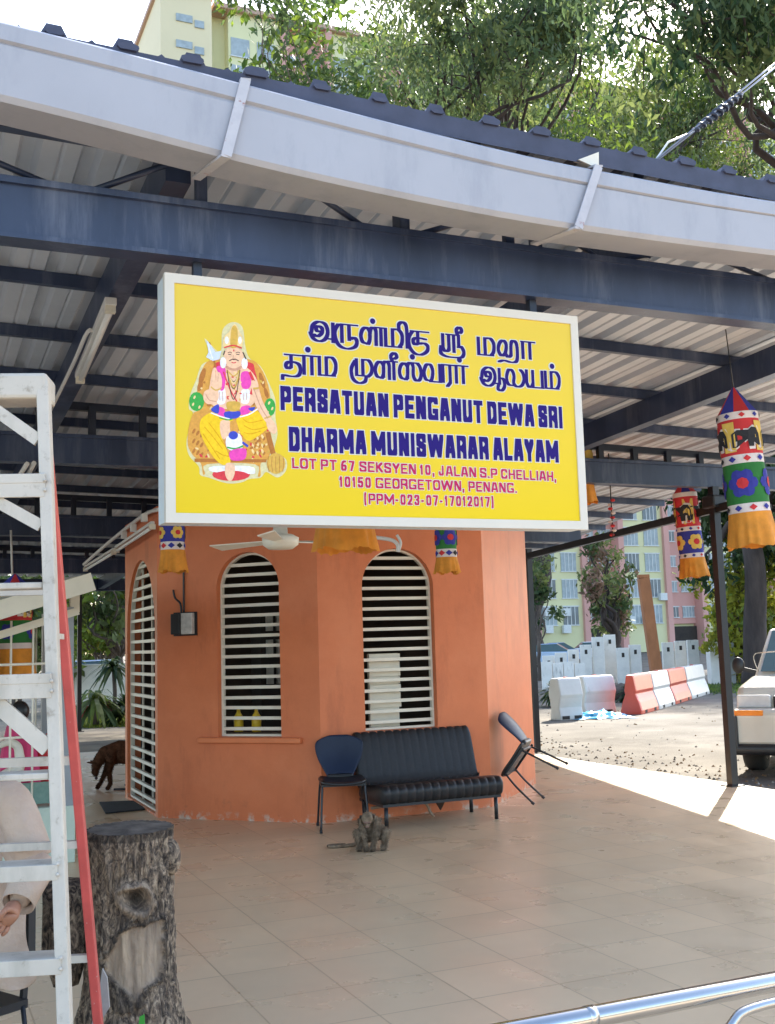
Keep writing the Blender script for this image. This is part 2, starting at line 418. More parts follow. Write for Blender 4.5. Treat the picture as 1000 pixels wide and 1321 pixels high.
sol = gut.modifiers.new('thick', 'SOLIDIFY'); sol.thickness = .004
for ut, ub in ((1.30, 1.21), (3.12, 2.985)):
    t, b = sm(GT, ut), sm(GB, ub); bk = MB()
    w_ = .045 if ut < 3.5 else .03
    bk.bar((ut, 4.378, t + .012), (ub, 4.382, b - .01), w_, .01, up=(0, 1, 0))
    bk.bar((ub, 4.38, b - .012), (ub - .05, 4.72, b + .02), w_, .012)
    bk.bar((ut, 4.375, t + .014), (ut + .02, 4.5, t + .05), w_, .01)
    bk.build('gutter_bracket', M_RUST, gut)
fl_ = MB(); q = at(770, 205, 1, 4.43); fl_.prism([q + Vector((-.11, 0, -.02)), q + Vector((.01, 0, -.05)), q + Vector((.015, 0, .04))], (0, .05, .01)); fl_.build('flashing_scrap', M_WHITE, pav)

# ---------------------------------------------------------------- octagonal building
ob = thing('orange_room', 'octagonal orange painted room with tall arched louvred windows under the shelter', 'building', (4.39, 9.73, 0))
Sd = 1.76; D = Sd / math.sqrt(2)
O0 = Vector((3.51, 9.73, 0))
cx, cy = O0.x + Sd/2, 9.73 + Sd*(1 + math.sqrt(2))/2
octo = []
for k in range(8):
    a = R(-90 - 22.5 + 45*k); rr = (Sd/2) / math.sin(R(22.5)); octo.append(Vector((cx + rr*math.cos(a), cy + rr*math.sin(a), 0)))
# octo[0]->octo[1] front facet B; octo[7]->octo[0] facet A; octo[1]->octo[2] facet C; octo[6]->octo[7] left facet
H = 2.95; TH = .15
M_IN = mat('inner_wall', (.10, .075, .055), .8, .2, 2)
def facet(k, hole=None):
    """hole=(s0,s1,z0,z1) arched at the top"""
    A, B = octo[k], octo[(k+1) % 8]; d = (B - A).normalized(); n = Vector((d.y, -d.x, 0)); L = (B - A).length
    mb = MB(); ins = TH * math.tan(R(22.5))
    def P(s, z, off=0):
        if off:
            t = s / L; s = ins + t * (L - 2*ins) if (s <= 1e-6 or s >= L - 1e-6) else s
        return A + d*s - n*off + Vector((0, 0, z))
    if not hole:
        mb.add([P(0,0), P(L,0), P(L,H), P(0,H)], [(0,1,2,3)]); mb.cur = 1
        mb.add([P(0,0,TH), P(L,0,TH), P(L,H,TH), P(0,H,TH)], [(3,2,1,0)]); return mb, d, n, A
    s0, s1, z0, z1 = hole; r = (s1 - s0)/2; zc = z1 - r; na = 20
    arch = [(s0 + r - r*math.cos(math.pi*i/na), zc + r*math.sin(math.pi*i/na)) for i in range(na + 1)]
    for off, ci in ((0, 0), (TH, 1)):
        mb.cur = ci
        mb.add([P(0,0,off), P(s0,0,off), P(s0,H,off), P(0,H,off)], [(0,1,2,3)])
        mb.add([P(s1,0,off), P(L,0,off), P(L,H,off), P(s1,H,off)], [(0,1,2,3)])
        if z0 > 0: mb.add([P(s0,0,off), P(s1,0,off), P(s1,z0,off), P(s0,z0,off)], [(0,1,2,3)])
        for (a, za), (b, zb) in zip(arch, arch[1:]): mb.add([P(a,za,off), P(b,zb,off), P(b,H,off), P(a,H,off)], [(0,1,2,3)])
    mb.cur = 0
    loop = [(s0, z0)] + arch + [(s1, z0)]
    for (a, za), (b, zb) in zip(loop, loop[1:] + loop[:1]): mb.add([P(a,za), P(b,zb), P(b,zb,TH), P(a,za,TH)], [(0,1,2,3)])
    return mb, d, n, A
def grille(k, hole, pitch, off, name, vert=None, barh=.022, shelf=None):
    A, B = octo[k], octo[(k+1) % 8]; d = (B - A).normalized(); n = Vector((d.y, -d.x, 0))
    s0, s1, z0, z1 = hole; r = (s1 - s0)/2; zc = z1 - r; na = 24
    def P(s, z, o): return A + d*s - n*o + Vector((0, 0, z))
    fr = MB(); t = .022
    loop = [(s0 + t, z0 + t)] + [(s0 + r - (r - t)*math.cos(math.pi*i/na), zc + (r - t)*math.sin(math.pi*i/na)) for i in range(na + 1)] + [(s1 - t, z0 + t)]
    lo2 = [(s0 + .002, z0 + .002)] + [(s0 + r - (r - .002)*math.cos(math.pi*i/na), zc + (r - .002)*math.sin(math.pi*i/na)) for i in range(na + 1)] + [(s1 - .002, z0 + .002)]
    m = len(loop)
    for i in range(m):
        j = (i + 1) % m
        q = [P(*lo2[i], off), P(*lo2[j], off), P(*loop[j], off), P(*loop[i], off)]
        fr.prism(q, -n * .045)
    f = fr.build('window_frame' if 'door' not in name else 'door_frame', M_WHITE, ob)
    sl = MB(); z = z0 + pitch*.75
    while z < z1 - .05:
        hw = r - .01 if z < zc else math.sqrt(max(0, r*r - (z - zc)**2)) - .02
        if hw > .05:
            c = s0 + r
            p, q = P(c - hw, z, off + .02), P(c + hw, z, off + .02); p.z += random.uniform(-.003, .003)
            sl.bar(p, q, .03, barh, up=(0, 0, 1))
        z += pitch
    for sv in (vert or []):
        sl.bar(P(sv, z0, off + .045), P(sv, min(z1, zc + math.sqrt(max(0, r*r - (sv - s0 - r)**2))) - .01, off + .045), .02, .02, up=n)
    sl.build('slats' if 'door' not in name else 'grille_bars', M_WHITE, f)
    return P
nA = Vector((-1, -1, 0)).normalized(); cA = nA.dot(octo[0])
def s_of(p, k):
    A, B = octo[k], octo[(k+1) % 8]; return (p - A).dot((B - A).normalized())
wl, wr, wb, wt = [atp(*q, nA, cA) for q in ((280, 830), (361, 830), (320, 951), (320, 712))]
hA = (s_of(wl, 7), s_of(wr, 7), wb.z, wt.z)
hB = (3.96 - octo[0].x, 4.715 - octo[0].x, .80, 2.53)
print('hA', hA, 'hB', hB)
hL = (.12, 1.64, .02, 2.58)
walls = MB()
for k in range(8):
    hole = {7: hA, 0: hB, 6: hL, 1: None, 2: hB}.get(k)
    f, d, n, A = facet(k, hole); o = len(walls.v); walls.v += f.v
    for ff, mi in zip(f.f, f.mi): walls.f.append(tuple(i + o for i in ff)); walls.mi.append(mi); walls.sm.append(False)
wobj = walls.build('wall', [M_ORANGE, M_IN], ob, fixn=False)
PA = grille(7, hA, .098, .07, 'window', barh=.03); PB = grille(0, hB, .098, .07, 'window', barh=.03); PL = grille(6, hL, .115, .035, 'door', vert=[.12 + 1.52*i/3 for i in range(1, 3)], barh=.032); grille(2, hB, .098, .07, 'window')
for k, hole, e0, e1 in ((7, hA, .2, .22), (0, hB, .1, .1)):
    A, B = octo[k], octo[(k+1) % 8]; d = (B - A).normalized(); n = Vector((d.y, -d.x, 0)); b = MB()
    p0 = A + d*(hole[0] - e0); p1 = A + d*(hole[1] + e1)
    b.bar(p0 + n*.005 + Vector((0, 0, hole[2] - .028)), p1 + n*.005 + Vector((0, 0, hole[2] - .028)), .10, .05); b.build('window_sill', M_ORANGE_TRIM, ob, bevel=.008)
cp = MB(); ring = [p + Vector((0, 0, H + .002)) for p in octo]; cp.prism(ring, (0, 0, .1)); cp.build('ceiling_slab', M_ORANGE, ob)
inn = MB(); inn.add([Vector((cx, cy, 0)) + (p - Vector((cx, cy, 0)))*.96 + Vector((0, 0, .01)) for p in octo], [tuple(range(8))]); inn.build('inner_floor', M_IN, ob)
# things inside the room
M_BOTTLE = mat('yellow_plastic', (.75, .50, .03), .4, .08, 8)
for i, px in enumerate((308, 331)):
    q = atp(px, 940, nA, cA - .30); b = MB(); b.lathe([(0, 0), (.045, 0), (.048, .1), (.042, .15), (.018, .19), (.016, .23), (0, .235)], 16, (q.x, q.y, 0.80))
    o = b.build('yellow_bottle', M_BOTTLE)
    tag(o, ['yellow bottle behind the left louvred window, nearer the left jamb', 'yellow bottle behind the left louvred window, nearer the middle'][i], 'bottle', 'yellow bottles inside the window')
sh = MB(); A = octo[7]; d = (octo[0] - octo[7]).normalized(); n = Vector((d.y, -d.x, 0)); c = A + d*(hA[0] + .45) - n*.33
sh.bar(c - d*.55 + Vector((0, 0, .78)), c + d*.55 + Vector((0, 0, .78)), .34, .04)
for s in (-.5, .5): sh.bar(c + d*s + Vector((0, 0, .01)), c + d*s + Vector((0, 0, .76)), .05, .25, up=n)
tag(sh.build('inner_shelf', mat('dark_wood', (.10, .06, .035), .6, .2, 8)), 'dark wooden shelf inside the room carrying two yellow bottles', 'shelf')
wp = MB(); x0, x1 = at(477, 880, 1, 9.92).x, at(517, 880, 1, 9.92).x; zb, zt = at(497, 913, 1, 9.92).z, at(497, 843, 1, 9.92).z
for i in range(7):
    z0 = zb + (zt - zb)*i/7; wp.box((x0, 9.92 + .012*(i % 2), z0 + .004), (x1, 9.97, z0 + (zt - zb)/7 - .004))
wp.box((x0 + .01, 9.95, .01), (x1 - .01, 9.99, zt))
tag(wp.build('louvre_screen', M_WHITE), 'white louvred panel standing behind the right arched window', 'panel')
dr = thing('inner_cabinet', 'dark cabinet with pale bottles inside the room, seen through the left window', 'cabinet', (4.2, 12.2, 0))
b = MB(); b.box((3.7, 12.2, 0.02), (4.9, 12.6, 2.1)); b.build('case', M_DARK_IN, dr)
b = MB()
for j in range(3):
    for i in range(9): b.box((3.76 + i*.12, 12.14, 1.2 + j*.3), (3.83 + i*.12, 12.195, 1.4 + j*.3))
b.build('jars', mat('pale_jars', (.5, .47, .4), .4, .2, 9), dr)

# ---------------------------------------------------------------- signboard
sg = thing('signboard', 'big yellow lightbox sign with white frame and purple lettering hung under the front beam', 'sign', (1.03, 4.8, 2.16))
SU0, SU1, SZ0, SZ1, SV = 1.03, 3.228, 2.163, 3.302, 4.80
b = MB(); b.box((SU0 + .004, SV + .012, SZ0 + .006), (SU1 - .004, SV + .165, SZ1 - .004)); b.build('sign_box', M_SIGNSIDE, sg)
b = MB(); fw = .044
for a, c_ in (((SU0, SZ0), (SU1, SZ0 + fw)), ((SU0, SZ1 - fw), (SU1, SZ1)), ((SU0, SZ0 + fw), (SU0 + fw, SZ1 - fw)), ((SU1 - fw, SZ0 + fw), (SU1, SZ1 - fw))):
    b.box((a[0], SV - .008, a[1]), (c_[0], SV + .03, c_[1]))
b.build('sign_frame', M_SIGNFRAME, sg)
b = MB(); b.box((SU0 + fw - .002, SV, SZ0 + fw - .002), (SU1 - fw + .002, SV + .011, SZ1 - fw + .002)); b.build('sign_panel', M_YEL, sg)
for uu in (1.20, 3.0):
    b = MB(); b.box((uu - .02, SV + .06, SZ1 - .004), (uu + .02, SV + .1, 3.40)); b.build('hanger', M_NAVY_D, sg)
# --- lettering with a flat nib
def nib(mb, path, nw, nh, y, ox, oz, sx, sz, step):
    pts = [(ox + p[0]*sx, oz + p[1]*sz) for p in path]
    for i, (a, b_) in enumerate(zip(pts, pts[1:])):
        cs = [(px_ + dx*nw/2, pz + dz*nh/2) for (px_, pz) in (a, b_) for dx in (-1, 1) for dz in (-1, 1)]
        cs = sorted(set(cs)); 
        def half(ps):
            h = []
            for p in ps:
                while len(h) >= 2 and (h[-1][0]-h[-2][0])*(p[1]-h[-2][1]) - (h[-1][1]-h[-2][1])*(p[0]-h[-2][0]) <= 1e-12: h.pop()
                h.append(p)
            return h
        lo = half(cs); up = half(cs[::-1]); hull = lo[:-1] + up[:-1]
        yy = y - step[0]; step[0] += 1.5e-6
        mb.add([(p[0], yy, p[1]) for p in hull], [tuple(range(len(hull)))])
def dot(mb, x, z, r, y, step):
    yy = y - step[0]; step[0] += 1.5e-6
    mb.add([(x + r*math.cos(2*math.pi*k/14), yy, z + r*math.sin(2*math.pi*k/14)) for k in range(14)], [tuple(range(14))])
c, l = 'c', 'l'
MA = [(l, (0,1),(0,0),(.72,0)), (l, (.34,0),(.34,1)), (c, (.34,.97),(.62,1.0),(.8,.7),(.78,.25),(.66,.02))]
RA = [(l, (0,0),(0,1),(.6,1)), (l, (.38,1),(.38,.0))]
AA = [(c, (.42,.5),(.30,.48),(.24,.66),(.36,.78),(.52,.66),(.5,.4),(.3,.2),(.12,.3)), (c, (.03,.42),(.1,.8),(.36,1.02),(.66,.92),(.78,.5),(.66,.1),(.4,-.06),(.12,.06),(-.02,.38)), (l, (.66,.12),(1.0,.12)), (l, (1.02,1),(1.02,-.05))]
G = {
 'a': (1.15, AA, []),
 'ru': (1.15, [(l, (.28,0),(.28,.98)), (l, (.28,1),(.98,1)), (l, (.62,1),(.62,.15)), (c, (.12,.98),(-.04,.6),(.0,.1),(.2,-.24),(.55,-.34),(.88,-.2),(.98,.1),(.86,.32),(.7,.22))], []),
 'll': (1.2, [(c, (.3,.05),(.1,.12),(.02,.45),(.1,.8),(.28,.95),(.44,.75),(.44,.3),(.36,.04),(.3,.05)), (c, (.44,.5),(.5,.9),(.64,.98),(.74,.8),(.74,.4),(.74,0)), (l, (.74,1),(1.14,1)), (l, (.98,1),(.98,0))], [(.6,1.34)]),
 'mi': (1.15, MA + [(c, (.66,1.0),(.66,1.3),(.84,1.46),(1.0,1.3),(1.04,.9),(1.04,.4),(1.04,0))], []),
 'ku': (1.05, [(l, (.12,1),(.92,1)), (l, (.42,1),(.42,.3)), (c, (.42,.3),(.26,.24),(.18,.45),(.3,.62),(.6,.62),(.8,.58)), (c, (.16,.98),(-.02,.6),(.0,.1),(.22,-.25),(.55,-.32),(.85,-.1),(.9,.2),(.72,.36),(.5,.3))], []),
 'sri': (1.2, [(l, (0,1),(0,.2)), (c, (0,.2),(.08,.02),(.24,.05),(.3,.2)), (l, (.3,.1),(.3,1)), (l, (.22,1),(.72,1)), (l, (.55,1),(.55,0)), (c, (-.1,.3),(-.12,-.1),(.15,-.28),(.6,-.3),(.95,-.25),(1.05,.05),(.92,.35),(.78,.3)), (l, (.8,1),(.8,.4)), (c, (.76,1),(.7,1.3),(.86,1.48),(.98,1.3),(.88,1.14),(.8,1.2))], []),
 'ma': (1.0, MA, []), 'm': (1.0, MA, [(.42,1.34)]),
 'haa': (2.1, [(c, (.36,.1),(.16,.06),(.03,.4),(.12,.8),(.32,.96),(.46,.7),(.4,.25),(.28,.08)), (c, (.4,.2),(.52,.0),(.68,.12),(.7,.6)), (c, (.7,.1),(.72,.8),(.84,1.0),(1.0,.85),(1.04,.35),(.98,-.2),(.7,-.3),(.3,-.22),(.05,-.32)), (l, (1.34,1),(1.34,0)), (l, (1.3,1),(1.95,1)), (l, (1.72,1),(1.72,0))], []),
 'tha': (.98, [(l, (.1,1),(.82,1)), (l, (.36,1),(.36,.35)), (c, (.36,.35),(.2,.25),(.1,.42),(.22,.6),(.5,.62),(.74,.5),(.8,.15),(.66,-.12),(.3,-.16),(-.02,-.12),(-.06,-.34))], []),
 'r': (.75, RA, [(.2,1.34)]), 'ra': (.72, RA + [(l, (.38,.0),(.22,-.22))], []),
 'mu': (1.15, [(l, (.22,1),(.22,.1),(.8,.1)), (l, (.54,.1),(.54,1)), (c, (.54,.98),(.84,.98),(1.0,.66),(.96,.28),(.78,.06)), (c, (.16,.9),(-.04,.45),(.02,-.08),(.3,-.32),(.62,-.22),(.7,.05))], []),
 'nii': (1.25, [(c, (.3,.05),(.1,.12),(.02,.45),(.1,.8),(.28,.95),(.44,.75),(.44,.3),(.36,.04),(.3,.05)), (c, (.44,.1),(.46,.85),(.62,.98),(.74,.8),(.74,.4),(.74,0)), (l, (.74,1),(1.12,1)), (l, (.98,1),(.98,0)), (c, (.92,1),(.84,1.3),(1.02,1.5),(1.16,1.3),(1.02,1.16))], []),
 's': (1.28, [(c, (.3,.05),(.1,.12),(.02,.45),(.1,.8),(.28,.95),(.44,.75),(.44,.3),(.36,.04),(.3,.05)), (c, (.44,.1),(.46,.85),(.62,1),(.74,.8),(.74,.3),(.86,.02),(1.06,.06),(1.16,.4),(1.1,.8),(.96,1)), (l, (.6,1),(1.0,1))], [(.72,1.34)]),
 'va': (1.05, [(c, (.36,.05),(.12,.1),(.03,.5),(.16,.92),(.38,.95),(.5,.6),(.44,.15),(.36,.03)), (l, (.36,.0),(.9,.0)), (l, (.88,0),(.88,1))], []),
 'aa': (1.4, AA[:2] + [(l, (.66,.12),(1.0,.12)), (l, (1.02,1),(1.02,.1)), (c, (1.02,.45),(1.24,.4),(1.3,.0),(1.12,-.28),(.92,-.2),(.96,.05))], []),
 'la': (1.18, [(c, (.4,.05),(.12,.1),(.03,.5),(.16,.95),(.36,.92),(.46,.6),(.42,.2),(.58,.0),(.86,.06),(1.02,.4),(.98,.8),(.84,1))], []),
 'ya': (1.1, [(l, (0,1),(0,.25)), (c, (0,.25),(.1,.02),(.26,.04),(.36,.25)), (l, (.36,0),(.36,1)), (l, (.36,0),(.92,0)), (l, (.9,0),(.9,1))], []),
}
def tamil(words, u0, u1, z0, z1, hx):
    gap = .62; tot = sum(G[k][0] for w_ in words for k in w_) + gap*(len(words) - 1)
    sx = (u1 - u0)/tot; x = u0
    for layer in (0, 1):
        pass
    for wi, w_ in enumerate(words):
        for k in w_:
            adv, strokes, dots = G[k]; base = z0 + (z1 - z0)*(x - u0)/(u1 - u0)
            for st in strokes:
                p = st[1:]
                if st[0] == 'c': p = [(q.x, q.y) for q in smooth_path([(a, b_, 0) for a, b_ in p], 5)]
                nib(bw, p, sx*.175 + .009, hx*.09 + .009, SV - .0006, x, base, sx, hx, stw)
                nib(bi, p, sx*.175, hx*.09, SV - .0024, x, base, sx, hx, sti)
            for dx, dz in dots:
                dot(bw, x + dx*sx, base + dz*hx, .0215, SV - .0006, stw); dot(bi, x + dx*sx, base + dz*hx, .0145, SV - .0024, sti)
            x += adv*sx
        x += gap*sx
def su(x, y): q = at(x, y, 1, SV); return q.x, q.z
def lines(name, fn, ink):
    global bw, bi, stw, sti
    bw, bi, stw, sti = MB(), MB(), [0], [0]
    fn()
    o = bi.build(name, ink, sg, fixn=False)
    bw.build('white_outline', M_PAPERW, o, fixn=False)
def hline(xa, ya, xb, yb):
    a, b_ = su(xa, ya), su(xb, yb); return a[0], b_[0], a[1], b_[1]
NW_R, NH_R, GAP, SPC, INK_, OUTL = .64, .22, .30, .55, M_INK, .009
def tamil_line(words, u0, u1, z0, z1, hx):
    gap = .62; tot = sum(G[k][0] for w_ in words for k in w_) + gap*(len(words) - 1); sx = (u1 - u0)/tot; x = u0
    for w_ in words:
        L = sum(G[k][0] for k in w_)*sx; za, zb = (z0 + (z1 - z0)*(q - u0)/(u1 - u0) for q in (x, x + L))
        lines('tamil_word', lambda: tamil([w_], x, x + L, za, zb, hx), M_INK); x += L + gap*sx
def latin_line(text, u0, u1, z0, z1, hgt):
    def adv(ch): return SPC if ch == ' ' else B[ch][0] + NW_R + GAP
    tot = sum(adv(c_) for c_ in text) - GAP; sx = (u1 - u0)/tot; x = u0
    for w_ in text.split():
        L = (sum(adv(c_) for c_ in w_) - GAP)*sx; za, zb = (z0 + (z1 - z0)*(q - u0)/(u1 - u0) for q in (x, x + L))
        lines('malay_word' if INK_ is M_INK else 'address_word', lambda: latin(w_, x, x + L, za, zb, hgt), INK_); x += L + (GAP + SPC)*sx
a = hline(401, 438, 693, 464)
h1 = su(401, 415)[1] - su(401, 438)[1]
tamil_line([['a','ru','ll','mi','ku'], ['sri'], ['ma','haa']], a[0], a[1], a[2], a[3], h1*1.02)
a2 = hline(366, 481, 726, 502)
tamil_line([['tha','r','ma'], ['mu','nii','s','va','ra','r'], ['aa','la','ya','m']], a2[0], a2[1], a2[2], a2[3], h1*1.02)
B = {'P': (1, [[(0,0),(0,1),(.8,1),(1,.9),(1,.5),(.8,.42),(0,.42)]]), 'E': (.92, [[(1,1),(0,1),(0,0),(1,0)], [(0,.5),(.85,.5)]]),
 'R': (1.02, [[(0,0),(0,1),(.8,1),(1,.9),(1,.56),(.8,.45),(0,.45)], [(.62,.45),(1.0,.3),(1.02,0)]]), 'S': (1, [[(1,.78),(1,.92),(.85,1),(.15,1),(0,.9),(0,.62),(1,.4),(1,.1),(.85,0),(.15,0),(0,.1),(0,.24)]]),
 'A': (1.08, [[(0,0),(.3,1),(.7,1),(1,0)], [(.15,.26),(.85,.26)]]), 'T': (.98, [[(0,1),(1,1)], [(.5,1),(.5,0)]]), 'U': (1, [[(0,1),(0,.1),(.15,0),(.85,0),(1,.1),(1,1)]]),
 'N': (1.08, [[(0,0),(0,1),(.14,1),(.86,0),(1,0),(1,1)]]), 'G': (1.15, [[(1,.88),(.9,1),(.15,1),(0,.9),(0,.1),(.15,0),(1,0),(1,.36),(.72,.36)]]),
 'D': (1.02, [[(0,0),(0,1),(.75,1),(1,.85),(1,.15),(.75,0),(0,0)]]), 'W': (2.1, [[(0,1),(.2,0)], [(.2,0),(.5,1)], [(.5,1),(.8,0)], [(.8,0),(1,1)]]), 'I': (.0, [[(.5,0),(.5,1)]]),
 'H': (1.02, [[(0,0),(0,1)], [(1,0),(1,1)], [(0,.5),(1,.5)]]), 'M': (1.7, [[(0,0),(0,1)], [(0,1),(.5,.2),(1,1)], [(1,1),(1,0)]]), 'L': (.82, [[(0,1),(0,0),(1,0)]]), 'Y': (1.05, [[(0,1),(.5,.45),(1,1)], [(.5,.45),(.5,0)]])}
def latin(text, u0, u1, z0, z1, hgt):
    nw_r, gap, sp = NW_R, GAP, SPC        # in letter widths: nib, gap, space
    def adv(ch): return sp if ch == ' ' else B[ch][0] + nw_r + gap
    tot = sum(adv(ch) for ch in text) - gap; sx = (u1 - u0)/tot; x = u0; nw = nw_r*sx; nh = hgt*NH_R
    for ch in text:
        if ch != ' ':
            wd, st = B[ch]; base = z0 + (z1 - z0)*(x - u0)/(u1 - u0)
            for p in st:
                nib(bw, p, nw + OUTL, nh + OUTL, SV - .0006, x + nw/2, base + nh/2, wd*sx if wd else 0, hgt - nh, stw)
                nib(bi, p, nw, nh, SV - .0024, x + nw/2, base + nh/2, wd*sx if wd else 0, hgt - nh, sti)
        x += adv(ch)*sx
a3 = hline(362, 529, 726, 553); hh = su(400, 500)[1] - su(400, 531)[1]
latin_line('PERSATUAN PENGANUT DEWA SRI', a3[0], a3[1], a3[2], a3[3], hh)
a4 = hline(373, 582, 721, 597)
latin_line('DHARMA MUNISWARAR ALAYAM', a4[0], a4[1], a4[2], a4[3], hh)
B.update({'O': (1.05, [[(.2,0),(0,.18),(0,.82),(.2,1),(.85,1),(1.05,.82),(1.05,.18),(.85,0),(.2,0)]]), 'K': (1, [[(0,0),(0,1)], [(.95,1),(.1,.45)], [(.35,.55),(1,0)]]), 'J': (.8, [[(.8,1),(.8,.15),(.65,0),(.15,0),(0,.15),(0,.3)]]),
 'C': (1, [[(1,.75),(.85,1),(.2,1),(0,.82),(0,.18),(.2,0),(.85,0),(1,.25)]]), '0': (.85, [[(.2,0),(0,.2),(0,.8),(.2,1),(.65,1),(.85,.8),(.85,.2),(.65,0),(.2,0)]]), '1': (.4, [[(0,.75),(.4,1),(.4,0)]]),
 '2': (.85, [[(0,.75),(.15,1),(.7,1),(.85,.8),(.8,.55),(0,0),(.85,0)]]), '3': (.85, [[(0,.8),(.15,1),(.7,1),(.85,.78),(.65,.54),(.4,.52)], [(.65,.54),(.85,.25),(.7,0),(.15,0),(0,.2)]]), '5': (.85, [[(.8,1),(.12,1),(.03,.5),(.6,.6),(.85,.4),(.8,.12),(.6,0),(.15,0),(0,.18)]]),
 '6': (.85, [[(.75,.98),(.5,1),(.15,.85),(0,.5),(0,.2),(.2,0),(.65,0),(.85,.2),(.85,.35),(.65,.52),(.2,.52),(0,.35)]]), '7': (.85, [[(0,1),(.85,1),(.35,0)]]), ',': (.1, [[(.08,.06),(0,-.2)]]), '.': (.05, [[(0,0),(.05,0)]]), '-': (.45, [[(0,.4),(.45,.4)]]),
 '(': (.3, [[(.3,1.12),(.17,1.0),(.06,.78),(.03,.5),(.06,.18),(.17,-.05),(.3,-.18)]]), ')': (.3, [[(0,1.12),(.13,1.0),(.24,.78),(.27,.5),(.24,.18),(.13,-.05),(0,-.18)]])})
NW_R, NH_R, INK_ = .33, .17, M_PINKINK
for body, xa, ya, xb, yb in (('LOT PT 67 SEKSYEN 10, JALAN S.P CHELLIAH,', 377, 604, 718, 621), ('10150 GEORGETOWN, PENANG.', 438, 628, 667, 636), ('(PPM-023-07-17012017)', 470, 650, 638, 654)):
    q = hline(xa, ya, xb, yb); cap = (su(xa, ya - 13.5)[1] - su(xa, ya)[1]); OUTL = .006
    latin_line(body, q[0], q[1], q[2], q[3], cap)
# --- printed figure: flat layered print
ART = [('white', .0), ]
PC = {}
def ink(name, c): 
    if name not in PC: PC[name] = mat('print_' + name, tuple(min(1, x*1.15) for x in c), .5, .14, 60, spec=.12)
    return PC[name]
inks = dict(white=(.62,.55,.30), throne=(.62,.30,.06), throned=(.40,.15,.035), red=(.62,.05,.06), skin=(.78,.48,.30), skind=(.55,.28,.18), gold=(.60,.36,.07), goldl=(.75,.55,.25), yel=(.82,.50,.02), yeld=(.66,.33,.01), pink=(.72,.07,.36), green=(.05,.33,.06), blue=(.05,.07,.42), steel=(.55,.60,.72), dark=(.06,.03,.03), cloth=(.75,.72,.72))
order = list(inks); fig = MB(); lay = [0]
def shape(inkn, pts, sm_=True):
    if sm_: pts = [(q.x, q.y) for q in smooth_path([(a, b_, 0) for a, b_ in pts], 4, True)]
    lay[0] += 1; y = SV - .0008 - lay[0]*.000012
    w3 = []
    for x, yy in pts:
        q = at(220 + x/5.506, 400 + yy/5.506, 1, SV); w3.append((q.x, y, q.z))
    fig.cur = order.index(inkn); fig.add(w3, [tuple(range(len(w3)))])
def ell(inkn, x, y, rx, ry, rot=0, n=16):
    shape(inkn, [(x + rx*math.cos(t)*math.cos(rot) - ry*math.sin(t)*math.sin(rot), y + rx*math.cos(t)*math.sin(rot) + ry*math.sin(t)*math.cos(rot)) for t in [2*math.pi*k/n for k in range(n)]], False)
def stroke(inkn, pts, wd):
    P = smooth_path([(a, b_, 0) for a, b_ in pts], 5); L_, R_ = [], []
    for i, p in enumerate(P):
        dd = (P[min(i+1, len(P)-1)] - P[max(i-1, 0)]).normalized(); n_ = Vector((-dd.y, dd.x, 0))*wd/2; L_.append(p + n_); R_.append(p - n_)
    shape(inkn, [(q.x, q.y) for q in L_ + R_[::-1]], False)
shape('white', [(370,140),(440,85),(510,120),(530,250),(560,340),(640,400),(700,520),(745,640),(745,760),(760,880),(740,1000),(820,1060),(820,1140),(760,1190),(680,1150),(640,1190),(560,1200),(500,1225),(400,1230),(270,1190),(210,1170),(200,1110),(130,1030),(115,920),(160,740),(130,700),(140,600),(180,500),(220,390),(290,340),(240,200),(330,290),(360,280)])
shape('throne', [(240,390),(330,350),(560,350),(640,410),(690,520),(710,640),(700,760),(640,760),(250,760),(190,740),(190,560)])
shape('red', [(330,370),(560,370),(600,430),(620,560),(560,600),(330,600),(310,470)])
for x, y, rx, ry in ((225,470,20,60),(210,540,18,40),(650,500,16,60),(680,590,14,40)): ell('throned', x, y, rx, ry, .3 if x < 400 else -.3)
arn = random.Random(12)
for k in range(70):
    x, y = arn.uniform(205, 690), arn.uniform(400, 720)
    if ((x - 450)/255)**2 + ((y - 640)/260)**2 < 1: ell(arn.choice(['throned', 'goldl', 'gold']), x, y, arn.uniform(5, 10), arn.uniform(7, 16), arn.uniform(0, 3))
ell('green', 185, 650, 54, 68); ell('green', 705, 690, 40, 64)
for (x, y) in ((170, 620), (160, 670), (205, 690), (700, 660), (722, 700), (690, 730)): ell('goldl', x, y, 7, 13, .4)
shape('throne', [(150,760),(230,720),(660,760),(700,860),(720,960),(690,1060),(640,1090),(640,1170),(620,1180),(600,1095),(260,1095),(245,1160),(230,1165),(215,1090),(150,1020),(120,930)])
for k in range(9): ell('throned', 165 + (k % 3)*28, 860 + (k//3)*70 + (k % 3)*14, 9, 20, .5)
for k in range(10): ell('goldl', 585 + (k % 3)*34, 900 + (k//3)*52 + (k % 2)*12, 8, 18, -.4); ell('throned', 600 + (k % 3)*32, 915 + (k//3)*52, 7, 14, .4)
shape('throned', [(170,1055),(680,1060),(680,1082),(170,1080)], False)
ell('red', 430, 1168, 135, 46); shape('cloth', [(300,1110),(560,1110),(600,1150),(560,1165),(300,1150)]); ell('red', 430, 1176, 128, 36)
for k in range(60): ell(arn.choice(['throned', 'goldl', 'gold', 'red']), arn.uniform(140, 700), arn.uniform(830, 1050), arn.uniform(4, 8), arn.uniform(8, 18), arn.uniform(0, 3))
